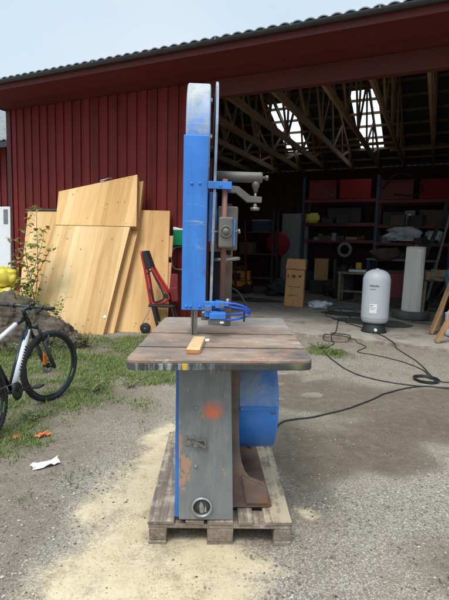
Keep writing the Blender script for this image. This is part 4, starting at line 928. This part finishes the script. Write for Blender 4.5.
# litter on the dirt
def litter(name, label, cat, loc, sx, sy, mat, seed, rz, h=.03):
    V_,F_ = [],[]; n_=9
    for j in range(n_):
        for i in range(n_):
            u,v = i/(n_-1)-.5, j/(n_-1)-.5; V_.append((u*sx*(1+.3*noise.noise((v*3,seed,0))), v*sy*(1+.3*noise.noise((u*3,seed,5))), .012+h*abs(noise.noise((u*3+seed,v*3,seed)))*1.6))
    for j in range(n_-1):
        for i in range(n_-1): a=j*n_+i; F_.append((a,a+1,a+n_+1,a+n_))
    o = npmesh(name, V_, F_, M[mat], smooth=False); o.location = loc; o.rotation_euler=(0,0,rz); m = o.modifiers.new('s','SOLIDIFY'); m.thickness=.002
    return tag(o, label, cat)
litter('paper_towel','crumpled white paper lying on the bare dirt','paper',(-1.295,3.17,gz(-1.295,3.17)),.19,.075,'paper',2,R(38),.03)
litter('orange_scrap','orange scrap lying on dirt below the bicycle','scrap',(-1.52,3.68,gz(-1.52,3.68)),.12,.05,'post_rust',5,R(30)).data.materials[0] = plain('orange_plastic',(.75,.19,.07),.5)
litter('orange_scrap','tiny orange scrap nearest the rear wheel','scrap',(-1.72,3.62,gz(-1.72,3.62)),.05,.03,'post_rust',7,R(10)).data.materials[0] = bpy.data.materials['orange_plastic']

# ------------------------------------------------------------------ things standing in the doorway
CB = thing('cardboard_box','tall brown cardboard carton with folded top flaps','cardboard box',bw(-3.5,12.2,.062),-BA+R(10))
CB.rotation_euler = (0,R(1.2),-BA+R(10))
cm = MB().box(-.29,.23,-.2,.2,0,1.02); cm.v = [(x*(1+.04*sin(z*5)),y*(1+.05*sin(z*4+1)),z) for x,y,z in cm.v]
cbo = cm.build('carton_body', M['cardboard'], CB, bev=.012)
MB().prism([(-.305,1.04),(-.26,1.315),(.215,1.315),(.25,1.04)],'y',-.225,-.215).prism([(-.2,1.315),(.2,1.315),(.215,1.30),(-.215,1.30)],'x',-.262,.216).prism([(-.224,1.04),(-.205,1.31),(.205,1.31),(.22,1.04)],'x',.235,.243).build('top_flap', M['cardboard'], CB, bev=.004)
ink = MB()
ink.box(-.235,-.205,-.2085,-.2065,.8,.88).box(-.19,-.17,-.2085,-.2065,.81,.82)
ink.lathe([(.025,-.2065),(.045,-.2065),(.045,-.2085),(.025,-.2085)],(-.06,0,.84),14,'y',ring=True).box(-.065,-.055,-.2085,-.2066,.80,.88).box(.06,.14,-.2085,-.2065,.845,.87).box(.08,.12,-.2085,-.2065,.81,.845)
for k,(a,b) in enumerate(((-.23,-.12),(-.1,.02),(.04,.12))): ink.box(a,b,-.2085,-.2065,.55,.562)
for k,(a,b) in enumerate(((-.22,-.16),(-.14,-.02),(.0,.06))): ink.box(a,b,-.2085,-.2065,.30,.312)
ink.box(-.15,.0,-.2085,-.2065,.335,.342); ink.box(.2425,.2435,-.08,-.05,1.1,1.26)
ink.build('printed_marks', M['card_mark'], cbo)

TK = thing('pressure_tank','grey pressure tank with black foot at the shed threshold','tank',bw(-1.03,9.25,.062),R(-10))
MB().lathe([(.02,.17),(.16,.175),(.225,.20),(.255,.25),(.262,.32),(.262,1.0),(.258,1.06),(.235,1.13),(.19,1.185),(.12,1.222),(.05,1.237),(.03,1.238),(.03,1.25),(.001,1.25)],n=48).build('tank_body', M['tank_grey'], TK)
MB().lathe([(.24,0),(.245,.012),(.215,.05),(.195,.19),(.18,.195),(.15,.18),(.2,.0)],n=48,ring=True).build('tank_foot', M['black_rubber'], TK)
MB().lathe([(.2632,.285),(.2640,.285),(.2640,.288),(.2632,.288)],n=48,ring=True).build('tank_seam', M['grey_box'], TK)
def on_cyl(mb, r, a0, a1, z0, z1, th=.0015):
    n_=6; vs=[]; 
    for k in range(n_+1):
        a = a0+(a1-a0)*k/n_
        for rr_ in (r,r+th):
            for z in (z0,z1): vs.append((rr_*sin(a),-rr_*cos(a),z))
    fs=[]
    for k in range(n_): b=k*4; fs += [(b+2,b+6,b+7,b+3),(b,b+1,b+5,b+4),(b+1,b+3,b+7,b+5),(b,b+4,b+6,b+2)]
    fs += [(0,2,3,1),(n_*4,n_*4+1,n_*4+3,n_*4+2)]
    return mb.add(vs,fs)
on_cyl(MB(),.2622,-.55,-.02,.40,.575).build('paper_label', M['paper'], TK)
tx = MB()
for k in range(9): on_cyl(tx,.2622,-.62+k*.075,-.62+k*.075+.055,.905,.935 if k%3 else .945)
for k in range(6): on_cyl(tx,.2622,-.58+k*.07,-.58+k*.07+.05,.85,.865)
tx.build('tank_lettering', M['tank_ink'], TK)
lb = MB(); on_cyl(lb,.2642,-.5,-.3,.535,.548); on_cyl(lb,.2642,-.5,-.12,.50,.506); on_cyl(lb,.2642,-.5,-.2,.47,.476); lb.build('label_print', M['tank_ink'], TK)
MB().lathe([(.03,-.245),(.03,-.2)],(0,0,.07),12,'y').build('foot_plug', M['white_paint'], TK)

FB = thing('round_base','low dark round base under the pleated filter','base',bw(-.47,11.65,.062))
MB().lathe([(.40,0),(.43,.02),(.43,.16),(.41,.19),(.36,.2),(.3,.17),(.001,.16)],n=40,fn=lambda a,h:1+.03*sin(5*a+h*9)+.02*sin(17*a+h*30)).build('base_ring', M['concrete_grey'], FB)
FT = thing('filter_cartridge','tall white pleated filter cartridge standing on round base','filter',bw(-.47,11.65,.224)); FT.rotation_euler=(0,R(.7),0)
MB().lathe([(.212,.03),(.21,.8),(.208,1.52)],n=88,smooth=False,fn=lambda a,h:1+.045*(1 if int(round(a/(2*PI)*88))%2 else -1)*(.75+.5*sin(a*5+.5))).build('pleats', M['pleat'], FT)
MB().lathe([(.2,0),(.225,.01),(.225,.04),(.2,.045)],n=40,ring=True).lathe([(.19,1.515),(.222,1.52),(.222,1.55),(.16,1.56),(.15,1.535)],n=40).build('end_cap', M['white_film'], FT)
hd = MB().tube(spline([(-.03,0,1.55),(-.03,0,1.59),(.03,0,1.59),(.03,0,1.55)],4),.008,6); hd.build('handle', M['grey_cable'], FT)

def crate(name,label,cat,s,d,z,w_,dp,h,mat,group=None,yaw=0,bev=.01,lid=None):
    t_ = thing(name,label,cat,bw(s,d,z),-BA+R(yaw),group); MB().box(-w_/2,w_/2,-dp/2,dp/2,0,h).build('body', M[mat], t_, bev=bev)
    if lid: MB().box(-w_/2-.015,w_/2+.015,-dp/2-.015,dp/2+.015,h+.001,h+.06).build('lid', M[lid], t_, bev=bev)
    return t_
# pallet rack
RK = thing('pallet_rack','long rack with dark posts and red beams along back wall','rack',bw(-2.1,17.4,.061),-BA)
for s in (-4.7,-2.04,.38,3.0):
    for d in (16.95,17.85): MB().box(s-.05+2.1,s+.05+2.1,d-17.4-.04,d-17.4+.04,0,4.25).build('post', M['rack_blue'], RK)
for s0,s1 in ((-4.65,-2.09),(-1.99,.33),(.43,2.95)):
    for z in (1.86,2.47,3.33):
        zz = z-(.06 if s0>-3 else 0)
        for d in (16.95,17.85): MB().box(s0+2.1,s1+2.1,d-17.4-.03,d-17.4+.03,zz,zz+.10).build('beam', M['red_dim'], RK)
        MB().box(s0+2.1,s1+2.1,-.41,.41,zz+.101,zz+.12).build('shelf_board', M['clutter2'], RK)
zt = 3.33+.182
crate('red_case','red case on top shelf at the left end of the rack','case',-4.0,17.3,zt,1.0,.7,.62,'red_dim','red cases on the rack',lid='red_cloth')
crate('red_case','red case on top shelf beside the middle rack post','case',-2.85,17.3,zt,1.1,.7,.68,'red_cloth','red cases on the rack',2)
crate('red_case','red case on top shelf just right of the middle post','case',-1.4,17.3,zt-.06,1.05,.7,.6,'red_dim','red cases on the rack',-2,lid='red_dim')
crate('red_case','red case on top shelf at the right end of the rack','case',-.2,17.3,zt-.06,1.0,.7,.66,'red_cloth','red cases on the rack')
tag(MB().tube(spline([bw(-1.9,16.9,zt+.3),bw(-1.5,16.85,zt+.75),bw(-1.0,16.85,zt+.7),bw(-.6,16.85,zt+.25),bw(-.9,16.85,zt+.05),bw(-1.5,16.85,zt+.1)]),.03,8).build('rack_hose', M['black_rubber']),'black hose hung over the red cases','hose')
sack('yellow_bag',bw(-4.3,16.9,2.80),(.25,.22,.2),4,'yellow_bag','pale yellow bag on the middle rack shelf','bag',flat=.1)
z2 = 2.47+.182
crate('storage_box','wide black box behind the yellow bag on rack','box',-3.2,17.35,z2,1.2,.6,.55,'clutter','dark boxes on the rack')
crate('storage_box','black box left of the grey unit on rack','box',-1.5,17.35,z2-.06,.7,.6,.45,'clutter','dark boxes on the rack',4)
gu_ = crate('grey_unit','grey metal unit with dials on the middle rack shelf','machine',-.95,17.2,z2-.06,.34,.4,.48,'grey_box')
MB().cyl((0,-.2,.32),(0,-.215,.32),.05,14).cyl((0,-.2,.16),(0,-.215,.16),.03,14).build('dial', M['white_paint'], gu_)
crate('storage_box','long dark box at the right end of middle shelf','box',-.2,17.35,z2-.06,.9,.6,.5,'clutter2','dark boxes on the rack')
z1 = 1.86+.182
crate('storage_box','flat brown box on the lowest red shelf','box',-3.7,17.3,z1,.9,.6,.14,'clutter2','dark boxes on the rack',3)
crate('storage_box','small pale tray on the lowest red shelf','box',-2.8,17.2,z1,.55,.4,.1,'old_plank','dark boxes on the rack',-6)
sack('plastic_sheet',bw(-1.1,16.95,z1+.18),(.55,.3,.24),6,'white_film','crumpled grey plastic sheet heaped on the rack','plastic sheet',flat=.15,amp=.5,freq=1.8,fold=.1)
sack('plastic_sheet',bw(-.15,17.0,z1+.17),(.22,.2,.19),8,'white_film','small grey plastic bundle right of the heaped sheet','plastic sheet',flat=.15,amp=.45,freq=1.8,fold=.1)
for k,(s,w_,h,lab) in enumerate(((-4.1,.9,.75,'black bin under the rack by its left post'),(-3.1,.7,.95,'dark drum crate under the rack left bay'),(-1.5,.9,.8,'dark chest under the rack right of middle post'),(-.4,.9,.7,'dark chest under the rack at its right end'))):
    crate('storage_bin',lab,'bin',s,17.3,.062,w_,.7,h,'clutter','bins under the rack',random.uniform(-5,5))
ts = thing('bench_shelf','low dark bench with a steel front edge before the rack','bench',bw(-1.2,16.2,.061),-BA)
MB().box(-.95,1.2,-.3,.3,1.28,1.34).build('bench_top', M['grey_box'], ts); 
for x in (-.9,1.15):
    for y in (-.25,.25): MB().box(x-.03,x+.03,y-.03,y+.03,0,1.279).build('leg', M['rack_blue'], ts)
CO = tag(MB().add([],[]).tube([bw(-3.05+.21*cos(a),16.75,1.66+.22*sin(a)) for a in np.linspace(0,2*PI,33)[:-1]],.06,12,closed=True).build('hose_coil', M['grey_box']),'pale ring of coiled hose hanging before the rack','hose coil')
st2 = thing('coil_stand','black upright machine below the pale hose coil','machine',bw(-2.75,15.2,.061),-BA)
MB().lathe([(.33,0),(.35,.03),(.35,.78),(.3,.85),(.1,.87),(.1,1.1),(.001,1.1)],n=28).build('machine_body', M['clutter'], st2)
MB().box(-.28,-.2,-.33,-.28,.3,1.3).build('upright', M['clutter'], st2)
bc = crate('brown_carton','small upright brown carton on a dark crate','carton',-3.75,16.3,.55,.48,.3,.78,'cardboard',yaw=6)
crate('dark_crate','low dark crate under the small brown carton','crate',-3.7,16.3,.062,.8,.5,.48,'clutter')
TB = thing('workbench','low wooden workbench in the middle of the dim shed','table',bw(-2.25,14.5,.061),-BA)
MB().box(-.5,.45,-.3,.3,.86,.92).build('table_top', M['tan_sack'], TB, bev=.005)
for x in (-.44,.39):
    for y in (-.25,.25): MB().box(x-.035,x+.035,y-.035,y+.035,0,.859).build('leg', M['tan_sack'], TB)
MB().box(-.44,.39,-.27,-.23,.3,.36).build('rail', M['tan_sack'], TB)
yt = thing('bench_tool','yellow and silver power tool on the workbench','power tool',bw(-2.2,14.45,.982),-BA)
MB().box(-.05,.12,-.1,.1,.1,.3).build('tool_head', M['yellow_mach'], yt, bev=.02); MB().box(-.25,.28,-.12,.12,0,.09).build('tool_bed', M['plate_steel'], yt, bev=.01); MB().cyl((-.2,0,.09),(-.2,0,.2),.05,14).build('tool_knob', M['black_paint'], yt)
RC = thing('red_chest','red metal chest on dark wheels behind the tank','chest',bw(-1.0,13.6,.061),-BA+R(3))
MB().box(-.62,.55,-.3,.3,.3,1.0).build('chest_body', M['red_dim'], RC, bev=.015); MB().box(-.64,.57,-.32,.32,1.001,1.06).build('chest_lid', M['clutter'], RC)
for x in (-.48,.42): MB().cyl((x,-.33,.14),(x,.33,.14),.14,20).build('wheel', M['black_rubber'], RC)
MB().box(-.6,.53,-.27,.27,.2,.299).build('chassis', M['clutter'], RC)
RD = thing('red_reel','large round red padded disc hanging in the dim shed','disc',bw(-5.35,16.0,1.82),-BA)
MB().lathe([(.001,-.16),(.2,-.15),(.36,-.1),(.44,-.03),(.45,.03),(.42,.1),(.001,.12)],(0,0,0),40,'y').build('disc_body', M['red_cloth'], RD)
MB().tube([(0,.125,-.0),(0,.2,-.9),(0,.1,-1.755)],.035,8).box(-.35,.35,-.3,.4,-1.758,-1.72).build('disc_stand', M['clutter'], RD)
gp = thing('grey_sheet','tall grey sheet standing behind the red disc','sheet',bw(-5.1,17.2,.061),-BA); MB().box(-.5,.55,0,.03,0,2.95).build('sheet_body', M['grey_box'], gp)
LS = thing('tool_shelf','dark narrow shelf unit holding the blue bin','shelf',bw(-6.2,15.4,.061),-BA)
for x in (-.9,.95):
    for y in (-.25,.25): MB().box(x-.03,x+.03,y-.03,y+.03,0,2.9).build('post', M['clutter'], LS)
for z in (.5,1.35,2.13): MB().box(-.89,.94,-.28,.28,z,z+.04).build('shelf_board', M['clutter2'], LS)
crate('blue_bin','blue plastic bin with grey lid on the shelf','bin',-5.75,15.4,2.235,.62,.45,.36,'rack_blue',lid='grey_box')
crate('storage_box','brown box on the middle board of narrow shelf','box',-6.3,15.4,1.455,.5,.4,.4,'clutter2')
YM = thing('yellow_machine','yellow and black wheeled machine left in the shed','machine',bw(-6.35,14.8,.061),-BA+R(15))
MB().box(-.4,.45,-.3,.3,.22,.42).box(-.3,.4,-.28,.28,.43,.78).build('machine_body', M['yellow_mach'], YM, bev=.04); MB().box(-.28,.1,-.305,-.281,.46,.7).build('side_panel', M['black_paint'], YM)
MB().box(-.42,.3,-.24,.24,.781,.95).build('engine', M['clutter'], YM, bev=.05)
for x in (-.28,.33): MB().cyl((x,-.33,.17),(x,.33,.17),.17,24).build('wheel', M['black_rubber'], YM)
MB().tube(spline([(-.35,-.2,.7),(-.7,-.2,1.1),(-.75,.2,1.1),(-.35,.2,.7)]),.018,8).build('handle', M['black_paint'], YM)
LD = thing('red_ladder','narrow red ladder leaning in the dark shed interior','ladder',bw(-6.0,14.2,.061),-BA); LD.rotation_euler=(R(-14),R(-9),-BA)
for x in (-.2,.2): MB().box(x-.025,x+.025,-.03,.03,0,2.6).build('rail', M['red_dim'], LD)
for k in range(8): MB().cyl((-.175,0,.25+k*.3),(.175,0,.25+k*.3),.015,8).build('rung', M['red_dim'], LD)
# loose sheets on the floor
def sheet(name,label,s,d,rx,ry,mat,seed,yaw=0,h=.03,cat='tarp',group=None):
    V_,F_=[],[]; nr,na=9,36
    V_.append((0,0,.02))
    for j in range(1,nr+1):
        for i in range(na):
            a=2*PI*i/na; r_=j/nr*(1+.28*noise.noise((cos(a)*1.4,sin(a)*1.4,seed))+.1*noise.noise((cos(a)*4,sin(a)*4,seed)))
            x,y=r_*rx*cos(a),r_*ry*sin(a); V_.append((x,y,.006+h*(.5+.9*noise.noise((x*4,y*4,seed)))*(1 if j<nr else .3)))
    V_=[(x,y,max(z,.005)) for x,y,z in V_]
    for i in range(na): 
        for j in range(nr-1): a=1+j*na+i; b=1+j*na+(i+1)%na; F_.append((a,b,b+na,a+na))
        F_.append((0,1+i,1+(i+1)%na,1+(i+1)%na))
    me=bpy.data.meshes.new(name); me.from_pydata(V_,[],[tuple(dict.fromkeys(f)) for f in F_]); me.polygons.foreach_set('use_smooth',[True]*len(me.polygons)); me.materials.append(M[mat])
    o=bpy.data.objects.new(name,me); C.objects.link(o); o.location=bw(s,d,.062); o.rotation_euler=(0,0,-BA+R(yaw)); return tag(o,label,cat,group)
sheet('tarp','dark tarp in front of the grey tank edge',-1.15,10.4,.85,.45,'tarp',1,-5,.03,group='tarps on the shed floor')
sheet('tarp','blue grey tarp behind the cardboard carton',-2.4,12.9,.95,.55,'tarp_blue',2,10,.05,group='tarps on the shed floor')
sheet('tarp','dark tarp left of the cardboard carton',-5.2,12.8,1.2,.45,'tarp',3,4,.05,group='tarps on the shed floor')
sheet('tarp','flat dark tarp between carton and tank',-1.9,11.4,.7,.4,'tarp',4,-8,.02,group='tarps on the shed floor')
sack('plastic_film',bw(-2.85,12.3,.13),(.26,.16,.1),11,'white_film','crumpled white plastic film beside the cardboard carton','plastic film',flat=.2,amp=.55,freq=2,fold=.12)
# planks and poles on the right
def plank(label, a, b, w_, th, mat, name='plank', cat='plank', group='planks leaning by the right jamb'):
    a, b = Vector(bw(*a)), Vector(bw(*b)); r = thing(name,label,cat,a,0,group)
    MB().bar((0,0,0), b-a, w_, th, (1,0,.2)).build(name+'_body', M[mat], r, bev=.003); return r
plank('front plank, its foot near the slab edge',(.10,8.7,.075),(1.35,9.2,3.1),.13,.035,'old_plank')
plank('second plank from the front, standing further in',(.0,9.6,.075),(.95,10.1,3.4),.14,.035,'old_plank')
plank('slender plank crossing behind the other two',(.1,9.95,.075),(.6,10.3,2.9),.09,.03,'block_wood')
plank('dark plank deepest of the leaning planks',(.25,10.4,.1),(1.1,10.7,2.9),.16,.04,'clutter2')
plank('long dark pole slanting up before the rack',(-.75,14.2,.1),(.55,14.8,4.3),.09,.09,'clutter','pole','pole',None)
plank('long grey pole beside the dark slanting pole',(-.2,13.6,.1),(.5,14.3,4.2),.05,.05,'grey_box','pole','pole',None)
sack('cloth_heap',bw(.33,10.1,1.12),(.11,.14,.26),13,'teal_cloth','teal cloth hanging among the leaning planks','cloth',amp=.4,fold=.15)
sack('white_sack',bw(.42,9.5,.33),(.15,.22,.27),14,'white_film','white plastic sack lying behind the front plank','sack',flat=.05,amp=.4,fold=.15)
HR = thing('sawhorse','old wooden sawhorse beside the pleated filter','sawhorse',bw(.12,12.0,.061),-BA+R(20))
MB().bar((-.55,0,1.0),(.55,0,1.0),.09,.1).build('top_beam', M['tan_sack'], HR)
for x in (-.42,.42):
    for s_ in (-1,1): MB().bar((x*.85,s_*.03,.95),(x*1.15,s_*.3,.0),.05,.07,(1,0,0)).build('leg', M['tan_sack'], HR)
    MB().bar((x,-.17,.45),(x,.17,.45),.03,.07).build('brace', M['tan_sack'], HR)
sack('tan_cloth',bw(.05,12.0,1.1),(.32,.2,.14),16,'tan_sack','tan cloth thrown over the old sawhorse','cloth',amp=.5,fold=.2)

# ------------------------------------------------------------------ cables on the ground
def cable(label, pts, r=.0085):
    P = spline([(x,y,z) for x,y,z in pts],10); out=[]
    for p in P:
        base = .066 if p.x*sin(BA)+p.y*cos(BA) > 8.31 else (gz(p.x,p.y) if p.x*sin(BA)+p.y*cos(BA) < 8.2 else .05)
        out.append((p.x+.012*noise.noise((p.x*3,p.y*3,r*900)),p.y+.02*noise.noise((p.x*3,p.y*3,5)),max(p.z, base+r*.9) if p.z<.3 else p.z))
    return tag(MB().tube(out,r,8).build('power_cable',M['cable']),label,'cable','black cables on the ground')
g0 = lambda L: [(x,y,0) for x,y in L]
cable('black cable winding from the carton over gravel to the right',g0([(4.2,14.0),(3.55,14.0),(2.95,12.75),(2.75,11.7),(2.46,10.8),(2.62,10.2),(2.5,9.8),(2.2,8.7),(2.0,8.25),(1.95,7.8),(1.66,7.3),(1.64,6.8),(1.72,6.1),(1.95,5.65),(2.35,5.42),(2.8,5.36),(3.6,5.2)]))
cable('black cable running past the tank to the right edge',g0([(3.3,12.9),(3.05,11.6),(3.0,10.6),(2.7,9.9),(2.85,9.2),(2.98,8.5),(2.97,7.6),(2.93,6.65),(2.8,5.75),(3.0,5.6),(3.7,5.4)]))
cable('black cable from the saw drum to the right edge',[(.30,3.2,.45),(.36,3.45,.16),(.45,3.8,.02)]+[(x,y,0) for x,y in [(.6,4.13),(1.0,4.33),(1.5,4.69),(1.99,5.15),(2.45,5.38),(2.8,5.31),(3.6,5.05)]])
lc = [(2.63+.13*cos(a)*(1+.1*k), 5.66+.16*sin(a), .012+.012*k) for k in range(3) for a in np.linspace(0,2*PI,14)[:-1]]
tag(MB().tube(spline([(x,y,z+gz(x,y)) for x,y,z in lc],4),.0085,8).build('cable_coil',M['cable']),'small coil of black cable where the cables meet','cable coil')
# ------------------------------------------------------------------ small clutter in the dim shed, and more growth round the boulders
def tin(s, d, z, r, h, mat, lab, grp):
    o = MB().lathe([(r,0),(r,h*.93),(r*.96,h*.95),(r*.96,h),(.001,h)],n=18).build('tin', M[mat]); o.location = bw(s,d,z); return tag(o, lab, 'tin', grp)
for k in range(22):
    sft = [(-4.4,-2.4,3.33),(-4.4,-2.3,2.47),(-4.3,-2.3,1.86),(-1.8,.2,2.41),(-1.8,.2,1.80)][k%5]
    tin(random.uniform(sft[0],sft[1]), random.uniform(16.98,17.12), sft[2]+.125, random.uniform(.05,.1), random.uniform(.12,.3), random.choice(['clutter','clutter2','grey_box','clutter','red_dim','rack_blue']), 'small dark tin among the clutter on the rack', 'tins on the rack')
for k in range(12):
    bx = MB(); w_,h_ = random.uniform(.15,.5), random.uniform(.12,.42); bx.box(-w_/2,w_/2,-.17,.17,0,h_)
    o = bx.build('small_box', M[random.choice(['clutter','clutter2','clutter','grey_box'])], bev=.01); sft = [(-4.4,-2.4,2.47),(-4.3,-2.3,1.86),(-1.8,.2,1.80),(-1.8,.2,2.41)][k%4]
    o.location = bw(random.uniform(sft[0],sft[1]), 17.0, sft[2]+.123); o.rotation_euler=(0,0,-BA+random.uniform(-.4,.4)); tag(o,'small dark box wedged among the rack clutter','box','small boxes on the rack')
for k,(s_,d_,mt) in enumerate(((-4.9,15.6,'clutter'),(-4.5,15.9,'grey_box'),(-1.7,15.4,'clutter2'),(-.9,15.2,'clutter'),(-.25,13.1,'clutter'),(-1.55,13.9,'rack_blue'),(.3,13.4,'clutter2'),(-2.9,15.9,'clutter'))):
    b = thing('bucket','dark bucket standing among the clutter on the shed floor','bucket',bw(s_,d_,.062),random.random()*6,'buckets on the shed floor')
    MB().lathe([(.12,0),(.15,.3),(.157,.305),(.15,.31),(.14,.3),(.115,.015)],n=24,ring=True).lathe([(.001,.012),(.117,.012),(.117,.014),(.001,.014)],n=24).build('bucket_body', M[mt], b)
    MB().tube(spline([(-.15,0,.29),(-.12,.06,.36),(0,.09,.40),(.12,.06,.36),(.15,0,.29)],4),.005,6).build('handle', M['old_steel'], b)
for k,(s_,d_,l_,h_,lab) in enumerate(((-.65,15.7,1.0,.9,'dark frame of scrap pipes right of the workbench'),(-4.3,15.2,.7,1.2,'dark frame of scrap pipes left of the small carton'),(.15,14.6,.9,1.4,'dark frame of scrap pipes behind the sawhorse'))):
    f = thing('pipe_frame',lab,'frame',bw(s_,d_,.062),-BA+random.uniform(-.5,.5),'frames of scrap pipe')
    for j in range(6):
        MB().tube([(random.uniform(-l_/2,l_/2),random.uniform(-.2,.2),.02),(random.uniform(-l_/2,l_/2),random.uniform(-.2,.2),h_*random.uniform(.6,1))],.022,8).build('pipe', M[random.choice(['clutter','clutter2','grey_box'])], f)
    MB().box(-l_/2,l_/2,-.2,.2,.25,.3).build('pipe_tray', M['clutter'], f)
sack('dark_bundle',bw(-3.0,15.8,.3),(.45,.35,.3),21,'clutter','dark bundle of cloth between carton and workbench','bundle',flat=.2,amp=.5,fold=.15)
sack('dark_bundle',bw(-1.5,16.1,1.5),(.5,.25,.22),23,'clutter2','brown bundle lying on the steel-edged bench','bundle',flat=.2,amp=.5,fold=.15)
sack('dark_bundle',bw(-4.75,14.6,.28),(.4,.3,.28),25,'clutter','dark bundle of cloth left of the tall carton','bundle',flat=.2,amp=.5,fold=.15)
cable('thin black cable lying beside the round filter base',g0([(4.9,10.3),(4.55,10.45),(4.3,10.15),(4.55,9.85),(5.0,9.95),(5.3,9.8)]),.006)
cable('black cable tangled on gravel between weed and slab',g0([(2.05,8.5),(2.35,8.3),(2.2,7.95),(1.85,8.05),(1.95,8.35),(2.3,8.1),(2.45,7.6),(2.2,7.2),(2.5,6.9),(2.8,6.3),(2.75,5.8)]),.0075)
cable('thin black cable looped on the floor before the carton',g0([(2.35,11.9),(2.7,11.9),(2.95,11.55),(3.3,11.5),(3.5,11.8),(3.2,12.1),(2.9,11.95),(2.8,11.4),(3.1,11.0),(3.5,11.1)]),.006)
for k,(x,y,z,h,lab) in enumerate(((-3.35,6.65,.0,.30,'weedy tuft at the foot of the big boulder'),(-2.55,6.55,.0,.26,'weedy tuft at the foot of the lower boulder'),(-2.2,7.05,.0,.24,'weedy tuft at the right end of the boulders'),(-2.9,6.45,.0,.22,'weedy tuft seen through the bicycle frame'),(-3.2,7.35,.42,.28,'weedy tuft growing in the gap between the boulders'))):
    weed((x,y,z),lab,22,h,.22,.05,'grass' if k%2 else 'weed')
tag(blades('boulder_grass',[(x,y) for x,y in [(-3.9+2.0*random.random(), 6.25+.35*random.random()) for _ in range(160)]],.05,.16,M['grass'],7,.004,.06),'longer grass along the foot of the boulders','grass',kind='stuff')
